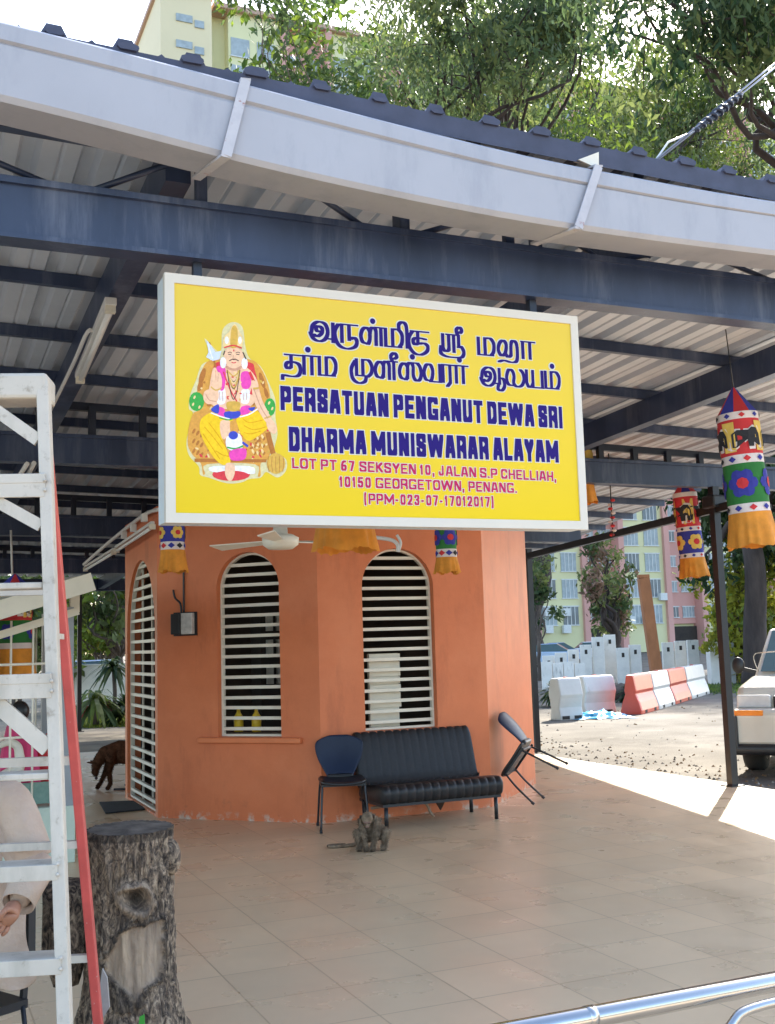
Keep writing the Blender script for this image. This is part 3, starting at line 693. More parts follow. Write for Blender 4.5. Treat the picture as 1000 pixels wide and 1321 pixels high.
# trident, club
stroke('throned', [(275,230),(300,320),(330,460)], 12); shape('steel', [(255,215),(285,250),(318,300),(360,290),(345,350),(300,362),(252,335),(270,300)], False); stroke('cloth', [(265,240),(298,345)], 7)
stroke('throned', [(690,870),(712,960),(735,1040)], 36); ell('gold', 748, 1090, 66, 74); 
for k in range(5): stroke('throned', [(695 + k*26, 1040),(690 + k*28, 1095),(700 + k*24, 1150)], 4)
# torso, legs
shape('skin', [(395,390),(500,390),(585,450),(625,560),(560,690),(360,700),(270,640),(300,500)])
shape('cloth', [(345,560),(385,560),(385,660),(330,660)]); shape('cloth', [(505,570),(560,570),(552,660),(500,655)])
shape('pink', [(330,400),(390,420),(380,560),(340,560),(325,470)]); shape('pink', [(500,450),(555,440),(572,520),(550,560),(505,548)])
stroke('red', [(560,440),(590,520),(570,600)], 20)
shape('yel', [(230,760),(330,720),(430,760),(440,830),(370,900),(400,1000),(425,1080),(370,1100),(300,1040),(230,920),(205,830)])
shape('yel', [(470,770),(560,715),(620,720),(690,810),(680,850),(560,930),(500,880),(480,830)])
for q in ([(240,830),(300,900),(370,990)], [(270,800),(330,880),(390,970)], [(230,880),(290,970),(350,1060)], [(320,1000),(370,1030),(420,1040)]): stroke('yeld', q, 7)
for q in ([(520,820),(590,850),(680,830)], [(510,770),(560,800),(660,780)], [(520,870),(570,880),(640,860)]): stroke('yeld', q, 7)
shape('skin', [(355,790),(420,790),(425,860),(380,920),(355,880)]); shape('throne', [(420,800),(470,800),(480,900),(440,930)])
shape('cloth', [(400,900),(490,880),(510,980),(460,1000),(400,980)]); ell('blue', 445, 890, 34, 30); stroke('green', [(400,975),(460,985),(515,965)], 12)
shape('pink', [(425,1000),(530,985),(525,1060),(430,1065)]); stroke('blue', [(510,940),(550,970)], 16)
shape('skin', [(395,1090),(450,1095),(455,1160),(430,1215),(400,1200),(385,1150)])
# sash
shape('pink', [(330,690),(380,700),(385,755),(340,750)]); shape('pink', [(500,690),(560,680),(560,730),(500,745)])
shape('blue', [(290,700),(340,670),(340,735),(300,725)]); shape('blue', [(385,725),(490,720),(480,765),(395,770)]); shape('blue', [(550,700),(600,690),(580,720)])
stroke('cloth', [(285,730),(350,755),(420,775)], 8); stroke('cloth', [(490,760),(560,740),(620,700)], 9); stroke('green', [(345,765),(400,780),(440,775)], 9)
shape('gold', [(400,655),(490,655),(480,715),(410,715)])
# arms
shape('skin', [(300,560),(340,590),(330,650),(270,670),(235,640),(240,580)]); shape('skin', [(270,600),(290,500),(330,540),(320,620)])
shape('skin', [(288,470),(300,420),(318,410),(335,440),(352,450),(365,510),(350,570),(300,560),(280,520)])
stroke('skind', [(318,430),(322,500)], 4); stroke('skind', [(338,455),(335,510)], 4); stroke('gold', [(285,545),(320,570),(360,555)], 9)
shape('skin', [(580,500),(620,540),(650,640),(700,740),(720,790),(680,800),(610,690),(580,600)]); shape('skin', [(690,770),(730,790),(755,840),(740,880),(700,860),(680,810)])
stroke('gold', [(585,560),(625,555)], 14); stroke('gold', [(665,770),(715,755)], 10)
for k in range(26): ell(arn.choice(['gold', 'goldl', 'red']), arn.uniform(395, 500), arn.uniform(430, 640), 5, 9, arn.uniform(0, 3))
shape('skind', [(395,395),(450,415),(500,395),(500,418),(450,432),(398,418)])
stroke('skind', [(590,560),(640,690),(690,770)], 6); stroke('skind', [(250,600),(275,640),(325,650)], 6); stroke('red', [(375,440),(420,560),(470,650)], 9)
for q in ([(345,580),(350,640)], [(368,580),(370,650)], [(520,590),(518,640)], [(540,590),(538,640)]): stroke('skind', q, 4)
# head, crown, jewellery
shape('skin', [(385,290),(450,265),(510,295),(515,360),(490,400),(450,415),(410,402),(385,360)])
ell('cloth', 372, 375, 22, 40); ell('cloth', 525, 380, 22, 40); stroke('dark', [(375,320),(385,290)], 8); stroke('dark', [(512,300),(535,350)], 8)
shape('goldl', [(375,265),(380,190),(410,160),(440,110),(465,105),(490,160),(510,190),(505,265),(445,250)]); shape('gold', [(425,260),(430,140),(455,110),(475,150),(470,260)]); ell('cloth', 398, 215, 14, 26); ell('cloth', 492, 215, 12, 26)
stroke('red', [(380,268),(445,252),(505,272)], 10)
stroke('dark', [(405,306),(420,300),(435,307)], 5); stroke('dark', [(462,307),(478,300),(492,306)], 5); stroke('dark', [(408,316),(428,316)], 6); stroke('dark', [(466,316),(488,316)], 6)
stroke('skind', [(447,320),(443,345),(455,347)], 4); stroke('dark', [(415,362),(440,350),(448,354),(458,350),(482,362)], 7); stroke('red', [(432,372),(448,377),(464,372)], 7); ell('red', 448, 288, 5, 8)
for rr, nm in ((40, 'gold'), (80, 'dark'), (88, 'goldl'), (130, 'dark'), (120, 'gold'), (205, 'dark')):
    stroke(nm, [(400,425),(425,425 + rr*.75),(447,430 + rr),(470,425 + rr*.75),(492,425)], 8 if nm != 'dark' else 5)
fig.build('printed_figure', [ink(k, v) for k, v in inks.items()], sg, fixn=False)
# ---------------------------------------------------------------- seats
def make_chair(label, loc, rz):
    t = thing('chair', label, 'chair', (0, 0, 0), 'dark blue shell chairs')
    # local: x right, -y front
    nu, nv = 10, 12
    def shell(P, name, m):
        mb = MB(); mb.smooth = True
        vs = [P(i/nu*2 - 1, j/nv) for j in range(nv + 1) for i in range(nu + 1)]
        mb.add(vs, [(j*(nu+1)+i, j*(nu+1)+i+1, (j+1)*(nu+1)+i+1, (j+1)*(nu+1)+i) for j in range(nv) for i in range(nu)])
        o = mb.build(name, m, t, fixn=False); s = o.modifiers.new('t', 'SOLIDIFY'); s.thickness = .032 if name == 'seat' else .02; s.offset = 0
        b = o.modifiers.new('s', 'SUBSURF'); b.levels = b.render_levels = 1
        return o
    def seatP(a, t_):
        w_ = .225*(1 - .12*abs(2*t_ - 1)**4) * (1 if t_ > .12 else .9 + .8*t_)
        return (a*w_, -.21 + .42*t_, .43 + .018*a*a - .03*max(0, .25 - t_)**1.2*3 - .012*math.sin(math.pi*t_))
    def backP(a, t_):
        w_ = (.125 + .115*math.sin(math.pi/2*min(1, t_*1.35)**1.1))*(1 if t_ < .8 else math.sqrt(max(0.02, 1 - ((t_ - .8)/.215)**2)))
        return (a*w_, .205 + .10*t_ - .06*(a*w_/.25)**2*.9 + .02*math.sin(math.pi*t_), .44 + .38*t_)
    shell(seatP, 'seat', M_PLASTIC_B); shell(backP, 'backrest', M_PLASTIC)
    nk = MB(); nk.box((-.13, .17, .418), (.13, .235, .47)); nk.build('neck', M_PLASTIC_B, t, bevel=.02)
    fr = MB(); fr.bar((-.2, -.15, .405), (.2, -.15, .405), .022, .022); fr.bar((-.2, .15, .405), (.2, .15, .405), .022, .022)
    for s in (-1, 1): fr.bar((s*.2, -.17, .405), (s*.2, .18, .405), .022, .022)
    fr.build('seat_frame', M_BLACK, t)
    for s in (-1, 1):
        for pts in ([(s*.2, -.15, .405), (s*.212, -.185, .25), (s*.225, -.21, .012)], [(s*.2, .15, .405), (s*.212, .185, .25), (s*.225, .235, .012)]):
            g_ = MB(); g_.tube(smooth_path(pts, 4), .011, 8); g_.tube([(pts[-1][0], pts[-1][1], 0), (pts[-1][0], pts[-1][1], .03)], .015, 8); g_.build('leg', M_BLACK, t)
    t.location = loc; t.rotation_euler = (0, 0, rz); t.scale = (.93, .95, .97)
    return t
ch = make_chair('dark blue shell chair standing upright left of the black sofa', (3.57, 9.36, 0), R(-16))
c2 = dup(ch, (0, 0, 0), 0, 'dark blue shell chair tipped forward against the wall, its legs in the air')
th = R(53); foot = Vector((0, -.21, 0)); fw_ = Vector((-.707, .707, 0)); side = Vector((0, 0, 1)).cross(-fw_)
bx = Matrix((Vector((-fw_.y, fw_.x, 0)) * 1, -fw_, Vector((0, 0, 1)))).transposed()     # chair x, y(-front), z
bx = Matrix((bx.col[1].cross(bx.col[2]), bx.col[1], bx.col[2])).transposed()
tip = Matrix.Rotation(th, 3, 'X')           # tips the chair forward (towards its own -y)
Rm = bx @ tip
pos = at(693, 1036, 2, .012) + Vector((.02, .0, 0)); pos.z = .02
# local front-foot midpoint maps to pos
c2.rotation_mode = 'XYZ'; c2.rotation_euler = Rm.to_euler(); c2.location = pos - Rm @ foot

sf = thing('sofa', 'low black leather two seat sofa with ribbed back below the right arched window', 'sofa', (4.40, 9.35, 0))
def ribbed(mb, P, n, m_, depth):
    """surface patch over a in [0,1] (ribs across) and b"""
    nu = n*8; vs = []
    for j in range(m_ + 1):
        for i in range(nu + 1):
            a = i/nu; rib = abs(math.sin(math.pi*a*n))**.55; vs.append(P(a, j/m_, depth*rib))
    mb.smooth = True
    mb.add(vs, [(j*(nu+1)+i, j*(nu+1)+i+1, (j+1)*(nu+1)+i+1, (j+1)*(nu+1)+i) for j in range(m_) for i in range(nu)])
X0, X1 = 3.80, 5.01
def rprof(pts, k=5): return smooth_path([(0, a, b) for a, b in pts], k, True)
def cushion(prof, name, n, dep):
    ring = rprof(prof); cen = sum(ring, Vector())/len(ring); mb = MB(); mb.smooth = True; nu = n*8; m_ = len(ring); vs = []
    for i in range(nu + 1):
        a = i/nu; rib = abs(math.sin(math.pi*a*n))**.5; e = min(1, min(a, 1-a)*40); sc_ = (1 - dep + dep*rib)*(.86 + .14*math.sqrt(e))
        for p in ring:
            q = cen + (p - cen)*sc_; vs.append((X0 + (X1 - X0)*a, q.y, q.z))
    fs = [(i*m_+j, i*m_+(j+1) % m_, (i+1)*m_+(j+1) % m_, (i+1)*m_+j) for i in range(nu) for j in range(m_)]
    mb.add(vs, fs); o = len(mb.v) - len(vs); mb.face([o+j for j in range(m_)]); mb.face([o+nu*m_+j for j in range(m_)][::-1])
    return mb.build(name, M_LEATHER, sf)
cushion([(8.98, .30), (9.0, .36), (9.08, .385), (9.4, .35), (9.56, .33), (9.56, .22), (9.2, .215), (9.02, .22)], 'seat', 15, .055)
cushion([(9.44, .35), (9.50, .36), (9.63, .76), (9.68, .80), (9.715, .79), (9.71, .72), (9.60, .34), (9.55, .29), (9.48, .29)], 'backrest', 15, .06)
b = MB(); b.box((X0 + .02, 9.03, .195), (X1 - .02, 9.58, .222)); b.build('base_frame', M_BLACK, sf)
M_BRASS = mat('tan_metal', (.30, .20, .13), .4, .2, 9)
for x in (X0 + .06, X1 - .06):
    for y in (9.06, 9.55):
        b = MB(); b.tube([(x, y, 0), (x, y, .2)], .018, 10); b.build('leg', M_BLACK, sf)
b = MB(); b.tube(smooth_path([(X0 + .1, 9.5, .13), (X0 + .5, 9.5, .15), (X0 + .64, 9.49, .13), (X0 + .68, 9.47, .05), (X0 + .71, 9.46, 0.012)], 6), .013, 8); b.build('centre_leg', M_BRASS, sf)
b = MB(); b.prism([Vector((X0 + .70, 9.45, .19)), Vector((X0 + .86, 9.45, .19)), Vector((X0 + .78, 9.45, .06))], (0, .02, 0)); b.build('hanging_flap', mat('brown_cloth', (.06, .03, .02), .9), sf)

# ---------------------------------------------------------------- animals
M_FUR_M = mat('macaque_fur', (.10, .068, .045), .95, .4, 22, .25, spec=.1, c2=(.34, .25, .17), bscale=160)
M_FUR_D = mat('brown_dog_fur', (.045, .020, .011), .95, .4, 18, .4, spec=.05, c2=(.11, .05, .027), bscale=90)
M_DARKSKIN = mat('dark_skin', (.05, .03, .025), .6, .2, 10)
M_FACE = mat('macaque_face', (.22, .13, .10), .6, .2, 12)
mk = thing('small_monkey', 'grey brown monkey sitting with head bowed on the floor in front of the sofa', 'monkey', at(478, 1096, 2, 0))
L_ = Vector(mk.location); hx = (-L_).normalized(); hx.z = 0; hx.normalize(); sd = Vector((-hx.y, hx.x, 0))     # hx towards camera ; sd = viewer's right
MK = Matrix.Translation(L_) @ Matrix((hx, sd, Vector((0, 0, 1)))).transposed().to_4x4()
N_ = [((-.09, .03, .085), .078), ((-.055, .02, .17), .075), ((-.015, .0, .245), .06), ((.035, -.012, .265), .038), ((.065, -.02, .255), .044),
      ((.015, -.068, .225), .028), ((.055, -.055, .13), .021), ((.085, -.035, .03), .016), ((.115, -.03, .012), .014),
      ((.02, .055, .225), .028), ((.07, .055, .14), .021), ((.09, .02, .04), .016), ((.12, .015, .012), .014),
      ((-.03, -.085, .11), .045), ((.045, -.10, .15), .032), ((.03, -.09, .03), .02), ((.09, -.085, .014), .016),
      ((-.03, .115, .11), .05), ((.05, .125, .15), .034), ((.035, .11, .03), .02), ((.095, .10, .014), .016)]
skin('body', N_, [(0,1),(1,2),(2,3),(3,4),(2,5),(5,6),(6,7),(7,8),(2,9),(9,10),(10,11),(11,12),(0,13),(13,14),(14,15),(15,16),(0,17),(17,18),(18,19),(19,20)], M_FUR_M, mk, 2, 0, MK, fur=(.022, .0022))
HD = Matrix.Translation((.075, -.02, .252)) @ Matrix.Rotation(R(42), 4, 'Y') @ Matrix.Translation((-.056, .02, -.298))
b = MB(); b.sphere((.056, -.02, .298), .052, 16, 12, (.95, .88, 1)); b.sphere((.095, -.021, .276), .028, 12, 8, (1, .9, .85)); b.xf(MK @ HD); b.build('head', M_FUR_M, mk)
b = MB(); b.sphere((.102, -.021, .274), .024, 12, 8, (1, .85, .8)); b.sphere((.092, -.021, .30), .027, 12, 8, (.6, 1.1, .7))
b.xf(MK @ HD); b.build('face', M_FACE, mk)
b = MB()
for s in (-1, 1): b.sphere((.04, -.02 + s*.052, .30), .018, 10, 6, (.5, .5, 1)); b.sphere((.1085, -.021 + s*.016, .302), .005, 8, 6)
b.xf(MK @ HD); b.build('ears_and_eyes', M_DARKSKIN, mk)
b = MB(); b.tube(smooth_path([MK @ Vector(p) for p in ((-.13, .0, .05), (-.16, -.10, .02), (-.13, -.2, .013), (-.10, -.29, .013), (-.14, -.34, .013), (-.19, -.3, .013), (-.20, -.2, .013))], 6), [.016 - .0002*i for i in range(37)], 8); b.build('tail', M_FUR_M, mk)

dg_ = thing('dog', 'dark brown dog with lowered head walking out behind the orange room', 'dog', (2.35, 13.45, 0))
D0 = Vector((2.16, 13.52, 0)); dx = Vector((-_r.x, -_r.y, 0)); DM = Matrix.Translation(D0 + _r*.09) @ Matrix.Scale(.93, 4) @ Matrix((dx, Vector((-dx.y, dx.x, 0)), Vector((0, 0, 1)))).transposed().to_4x4()
dn = [((-.22, 0, .46), (.12, .15)), ((-.02, 0, .475), (.10, .15)), ((-.42, 0, .45), (.105, .125)), ((-.60, 0, .465), (.10, .12)), ((-.70, 0, .46), (.08, .10)),
      ((.09, 0, .45), (.085, .10)), ((.17, 0, .375), (.066, .075)), ((.20, 0, .31), .06), ((.215, 0, .24), .044), ((.205, 0, .175), .028),
      ((.0, .06, .36), .055), ((.02, .065, .22), .03), ((.0, .065, .09), .021), ((.05, .065, .018), .022),
      ((.04, -.06, .36), .055), ((.10, -.065, .22), .03), ((.16, -.065, .09), .021), ((.21, -.065, .018), .022),
      ((-.62, .07, .36), .075), ((-.54, .075, .26), .045), ((-.68, .075, .16), .026), ((-.66, .075, .06), .02), ((-.61, .075, .018), .023),
      ((-.68, -.07, .36), .075), ((-.62, -.075, .26), .045), ((-.77, -.075, .17), .026), ((-.78, -.075, .06), .02), ((-.73, -.075, .018), .023)]
skin('body', dn, [(0,1),(0,2),(2,3),(3,4),(1,5),(5,6),(6,7),(7,8),(8,9),(1,10),(10,11),(11,12),(12,13),(1,14),(14,15),(15,16),(16,17),(3,18),(18,19),(19,20),(20,21),(21,22),(3,23),(23,24),(24,25),(25,26),(26,27)], M_FUR_D, dg_, 2, 0, DM, fur=(.02, .003))
for s in (-1, 1):
    b = MB(); b.prism([DM @ Vector(p) for p in ((.17, s*.045, .37), (.22, s*.06, .34), (.305, s*.085, .37))], DM.to_3x3() @ Vector((-.012, 0, -.015))); b.build('ear', M_FUR_D, dg_)
b = MB(); b.sphere(DM @ Vector((.20, 0, .155)), .02, 10, 6); b.build('nose', M_DARKSKIN, dg_)
b = MB(); b.tube(smooth_path([DM @ Vector(p) for p in ((-.74, 0, .5), (-.86, 0, .46), (-.95, 0, .36), (-.98, 0, .26))], 5), [.03, .028, .026, .024, .023] * 3 + [.015], 8); b.build('tail', M_FUR_D, dg_)
b = MB(); b.tube(smooth_path([(2.26, 13.45, .012), (2.45, 13.35, .012), (2.62, 13.42, .012), (2.60, 13.62, .012), (2.45, 13.8, .012)], 8), .012, 8)
tag(b.build('rope', M_BLACK), 'dark rope lying on the floor between the legs of the dog', 'rope')
b = MB(); mtq = [at(x, y, 2, .004) for x, y in ((128, 1036), (178, 1034), (187, 1045), (136, 1050))]; b.prism(mtq, (0, 0, .014))
tag(b.build('door_mat', mat('mat_rubber', (.022, .024, .03), .9, .3, 30, .4), bevel=.004), 'dark rubber mat on the floor beside the grille door', 'mat')

# ---------------------------------------------------------------- lanterns
def cloth(n_, c, v=.1): return mat('cloth_' + n_, c, .8, v, 9, .1, bscale=160)
C_RED, C_BLUE, C_GREEN, C_ORG, C_WHT, C_YEL, C_BLK = cloth('red', (.55, .03, .035)), cloth('blue', (.03, .035, .28)), cloth('green', (.02, .16, .03)), cloth('orange', (.66, .25, .025), .22), cloth('white', (.70, .62, .60)), cloth('yellow', (.72, .48, .10)), cloth('black', (.02, .02, .025))
def lantern(label, base, r, bands, zs_, top, hang, cone=True, seed=0, tilt=(0, 0)):
    """bands: list of (material, motif) from the fringe upwards; zs_: heights from bottom"""
    rnd = random.Random(seed)
    t = thing('cloth_lantern', label, 'lantern', (0, 0, 0), 'hanging cloth lanterns')
    z = 0
    def rad(zz, a=0): return r*(1 + .05*math.sin(zz*21 + seed) + .02*math.sin(3*a + seed))
    for i, (m, motif) in enumerate(bands):
        h = zs_[i]; mb = MB()
        if i == 0:
            n = 72; vs = []
            for j in range(7):
                tt = j/6; 
                for k in range(n):
                    a = 2*math.pi*k/n; fl_ = (1 - tt); rr = r*(1.02 + .20*fl_**1.2) + .012*fl_*math.sin(12*a + 2*math.sin(3*a + seed)) + .004*rnd.random()*fl_
                    vs.append((rr*math.cos(a), rr*math.sin(a), h*tt + (.010*math.sin(5*a + seed) + .012*rnd.random())*(1 if j == 0 else 0)))
            mb.smooth = True; mb.add(vs, [(j*n+k, j*n+(k+1) % n, (j+1)*n+(k+1) % n, (j+1)*n+k) for j in range(6) for k in range(n)])
            o = mb.build('fringe', m, t, fixn=False)
        else:
            mb.lathe([(r*(1 + .025*math.sin(math.pi*q/5) * (1 if h > .12 else .3)), z + h*q/5) for q in range(6)], 32); o = mb.build('band', m, t)
            if motif:
                mo = MB(); mm = []
                def patch(a0, z0, pts, m_, lift=.004):
                    if m_ not in mm: mm.append(m_)
                    mo.cur = mm.index(m_)
                    vs = []
                    for (px_, pz) in pts:
                        a = a0 + px_/r; rr = r*1.03 + lift; vs.append((rr*math.cos(a), rr*math.sin(a), z0 + pz))
                    n_ = len(vs); ca = (sum(v[0] for v in vs)/n_, sum(v[1] for v in vs)/n_, sum(v[2] for v in vs)/n_)
                    l_ = math.hypot(ca[0], ca[1]); rr = r*1.03 + lift + .002; ca = (ca[0]/l_*rr, ca[1]/l_*rr, ca[2])
                    mo.add(vs + [ca], [(q, (q+1) % n_, n_) for q in range(n_)])
                if motif == 'diamond':
                    for k in range(9):
                        s = h*.36; patch(2*math.pi*k/9 + seed, z + h/2, [(-s*1.2, 0), (0, -s), (s*1.2, 0), (0, s)], [C_BLUE, C_RED, C_BLUE, C_BLK][k % 4])
                elif motif == 'elephant':
                    S = h*.42
                    el = [(-.9,-.8),(-.6,-.8),(-.55,-.3),(.1,-.3),(.15,-.8),(.5,-.8),(.55,-.1),(.75,-.2),(.85,-.75),(1.0,-.7),(.98,.1),(.8,.55),(.45,.6),(.2,.4),(-.5,.45),(-.9,.2)]
                    for k in range(4):
                        a0 = k*math.pi/2 + seed + .4
                        patch(a0, z + h/2, [(p[0]*S*1.15, p[1]*S*1.15) for p in el], C_WHT); patch(a0, z + h/2, [(p[0]*S*.95, p[1]*S*.92) for p in el], C_BLK, .008)
                        patch(a0 + .8, z + h/2, [(p[0]*S*.4, p[1]*S*1.0) for p in ((-1,-1),(1,-1),(1,1),(-1,1))], C_YEL)
                elif motif == 'flower':
                    for k in range(4):
                        a0 = k*math.pi/2 + seed
                        for q in range(6):
                            an = q*math.pi/3; s = h*.2
                            patch(a0, z + h/2, [(s*1.1*math.cos(an) + s*.75*math.cos(b_), s*1.1*math.sin(an) + s*.75*math.sin(b_)) for b_ in [2*math.pi*e/8 for e in range(8)]], C_YEL if bands[i][0] is not C_GREEN else C_BLUE, .004 + .0004*q)
                        patch(a0, z + h/2, [(h*.14*math.cos(b_), h*.14*math.sin(b_)) for b_ in [2*math.pi*e/8 for e in range(8)]], C_RED, .009)
                if mm: mo.build('applique', mm, o, fixn=False)
        z += h
    if cone:
        mb = MB(); n = 8
        for k in range(n):
            a0, a1 = 2*math.pi*k/n + seed, 2*math.pi*(k+1)/n + seed
            mb.cur = k % 2; mb.add([(r*math.cos(a0), r*math.sin(a0), z), (r*math.cos(a1), r*math.sin(a1), z), (.01*math.cos(a1), .01*math.sin(a1), z + top), (.01*math.cos(a0), .01*math.sin(a0), z + top)], [(0, 1, 2, 3)])
        mb.build('cone_top', [C_RED, C_BLUE], t); z += top
    mb = MB(); mb.tube([(0, 0, z - .02), (0, 0, hang - base.z)], .004, 5); mb.build('string', M_BLACK, t)
    t.location = base; t.rotation_euler = (tilt[0], tilt[1], 0)
    return t
b1 = atd(973, 706, 7.5)
lantern('large red and green cloth lantern with orange skirt hanging nearest the right edge', b1, .138, [(C_ORG, 0), (C_WHT, 'diamond'), (C_GREEN, 'flower'), (C_WHT, 'diamond'), (C_RED, 'elephant'), (C_WHT, 'diamond')], [.235, .06, .275, .06, .245, .05], .19, 3.72, seed=.7, tilt=(R(-1), R(-3.5)))
b2_ = atd(896, 745, 12.4)
lantern('red and blue cloth lantern with orange skirt hanging left of the right front post', b2_, .135, [(C_ORG, 0), (C_WHT, 'diamond'), (C_BLUE, 'flower'), (C_WHT, 'diamond'), (C_RED, 'elephant'), (C_WHT, 0)], [.22, .05, .25, .05, .34, .05], .16, 3.5, seed=1.4, tilt=(R(-1), R(-3)))
lantern('blue cloth lantern with yellow flowers hanging below the left end of the sign', atd(223, 739, 9.7), .105, [(C_ORG, 0), (C_WHT, 'diamond'), (C_BLUE, 'flower'), (C_RED, 'elephant')], [.20, .07, .16, .25], .15, 3.5, seed=.2)
lantern('plain orange skirted lantern hanging below the middle of the sign', atd(446, 712, 5.8), .14, [(C_ORG, 0), (C_WHT, 'diamond'), (C_GREEN, 'flower'), (C_RED, 'elephant')], [.20, .05, .25, .24], .17, 3.4, seed=2.2)
lantern('small green and blue lantern with short orange skirt in front of the right wall', atd(577, 740, 9.55), .09, [(C_ORG, 0), (C_WHT, 'diamond'), (C_GREEN, 'flower'), (C_BLUE, 0)], [.14, .07, .2, .2], .14, 3.3, seed=3.1)
lantern('gold cloth lantern half hidden behind the right edge of the sign', atd(752, 650, 11.6), .125, [(C_ORG, 0), (C_WHT, 'diamond'), (C_YEL, 'flower'), (C_RED, 0)], [.2, .05, .35, .2], .14, 3.5, seed=.5)
lantern('red and green lantern hanging inside the white barred enclosure at left', atd(18, 872, 9.9), .15, [(C_ORG, 0), (C_WHT, 0), (C_GREEN, 'flower'), (C_RED, 'elephant')], [.24, .05, .2, .3], .12, 2.3, seed=1.1)
# hanging chain ornament
q = atd(791, 692, 12.6); t = thing('hanging_garland', 'twisted red and white garland hanging from the side beam', 'garland', q)
b = MB(); b.tube([q + Vector((0, 0, 0)), q + Vector((0, 0, 1.3))], .008, 6); b.build('cord', M_BLACK, t)
for i in range(9):
    b = MB(); b.sphere(q + Vector((.02*math.sin(i*1.8), .02*math.cos(i*1.8), .02 + i*.05)), .026, 8, 6, (1.2, 1, .7)); b.build('tassel', [C_RED, C_WHT][i % 2], t)

# ---------------------------------------------------------------- fittings
fn = thing('ceiling_fan', 'white ceiling fan hanging below the sign in front of the left window', 'fan', atd(362, 703, 8.0))
q = Vector(fn.location); b = MB(); b.lathe([(0, -.03), (.09, -.03), (.13, .0), (.135, .05), (.09, .075), (.055, .08), (.05, .15), (0, .16)], 24, q); b.build('motor', M_WHITE, fn)
b = MB(); b.tube([q + Vector((0, 0, .15)), q + Vector((0, 0, 1.2))], .012, 8); b.build('rod', M_WHITE, fn)
for k in range(3):
    a = R(4 + 120*k); d_ = Vector((math.cos(a), math.sin(a), 0)); s_ = Vector((-d_.y, d_.x, .25)); b = MB()
    b.add([q + d_*.12 - s_*.03 + Vector((0, 0, .03)), q + d_*.62 - s_*.07 + Vector((0, 0, .03)), q + d_*.64 + s_*.05 + Vector((0, 0, .03)), q + d_*.12 + s_*.03 + Vector((0, 0, .03))], [(0, 1, 2, 3)])
    o = b.build('blade', M_WHITE, fn); s = o.modifiers.new('t', 'SOLIDIFY'); s.thickness = .008
M_PVC = mat('white_pvc', (.72, .70, .67), .35, .05, 6)
b = MB(); P_ = [atd(x, y, 10.0) for x, y in ((470, 692), (490, 694), (506, 697), (513, 703), (513, 712))]; b.tube(smooth_path(P_, 6), .018, 8); P_ = [atd(x, y, 10.0) for x, y in ((512, 690), (517, 700), (514, 712))]; b.tube(smooth_path(P_, 6), .014, 8)
tag(b.build('cable_conduit', M_PVC), 'curved white pipe dropping in front of the top of the right window', 'pipe')
jb = thing('switch_box', 'small grey electric box on the orange wall left of the left window', 'switch box', atp(240, 805, nA, cA))
q = atp(240, 805, nA, cA); dA = (octo[0] - octo[7]).normalized()
def wbox(a, b_, z0, z1, o0, o1): 
    mb = MB(); p = [q + dA*a + nA*o0, q + dA*b_ + nA*o0, q + dA*b_ + nA*o1, q + dA*a + nA*o1]; mb.prism([v + Vector((0, 0, z0)) for v in p], (0, 0, z1 - z0)); return mb
wbox(-.13, .13, -.115, .115, 0, .02).build('back_board', M_BLACK, jb)
wbox(-.12, -.02, -.10, .10, .02, .09).build('breaker', M_PLASTIC_B, jb, bevel=.005)
wbox(-.015, .11, -.10, .105, .02, .075).build('meter', mat('grey_box', (.50, .48, .45), .4, .25, 18), jb, bevel=.005)
b = MB(); b.tube(smooth_path([q + dA*-.01 + nA*.02 + Vector((0, 0, z_)) for z_ in (.1, .3, .6)], 3), .010, 6); b.tube(smooth_path([q + dA*x_ + nA*.02 + Vector((0, 0, z_)) for x_, z_ in ((-.04, .1), (-.05, .2), (-.11, .26), (-.13, .34))], 4), .010, 6); b.build('cable', M_BLACK, jb)
def tube_light(name, label, p, qv, grp='fluorescent tube lights', wd=.07):
    p, qv = Vector(p), Vector(qv); t = thing(name, label, 'tube light', (p + qv)/2, grp)
    b = MB(); b.bar(p, qv, wd, wd*.7); b.build('casing', M_PVC, t, bevel=.006)
    dd = (qv - p).normalized(); b = MB(); b.tube([p + dd*.05 + Vector((0, 0, -.045)), qv - dd*.05 + Vector((0, 0, -.045))], .017, 8); b.build('tube', mat('lamp_tube', (.8, .8, .78), .3, .02), t)
    b = MB()
    for e in (p + dd*.025, qv - dd*.025): b = MB(); b.bar(e - dd*.02 + Vector((0, 0, -.04)), e + dd*.02 + Vector((0, 0, -.04)), .06, .05); b.build('end_cap', M_WHITE, t)
    return t
zr = 3.70
def zraf(v): return zs(1.12, v) - .38
A_, B_ = at(143, 388, 2, 3.665), at(103, 484, 2, 3.57)
tube_light('tube_light', 'white fluorescent batten fixed along the rafter left of the sign', A_, B_)
b = MB(); P_ = [at(x, y, 2, z) for x, y, z in ((123, 430, 3.63), (113, 428, 3.63), (95, 468, 3.59), (64, 532, 3.53))]; b.tube(smooth_path(P_, 4), .013, 8); tag(b.build('conduit_pipe', M_PVC), 'thin white conduit running down the rafter beside the fluorescent batten', 'pipe')
b = MB(); b.tube(smooth_path([at(x, y, 0, 2.2) for x, y in ((206, 657), (190, 662), (170, 676), (140, 700), (108, 728))], 6), .02, 8); tag(b.build('conduit_pipe', M_PVC), 'long grey pipe curving along the top of the left side of the orange room', 'pipe')
tube_light('tube_light', 'long slim batten running back from the top of the grille door', at(197, 674, 0, 2.16), at(150, 706, 0, 2.16), wd=.04)
tube_light('tube_light', 'pale batten farther back under the roof, end of the row past the grille door', at(147, 708, 0, 2.16), at(110, 731, 0, 2.16), wd=.035)
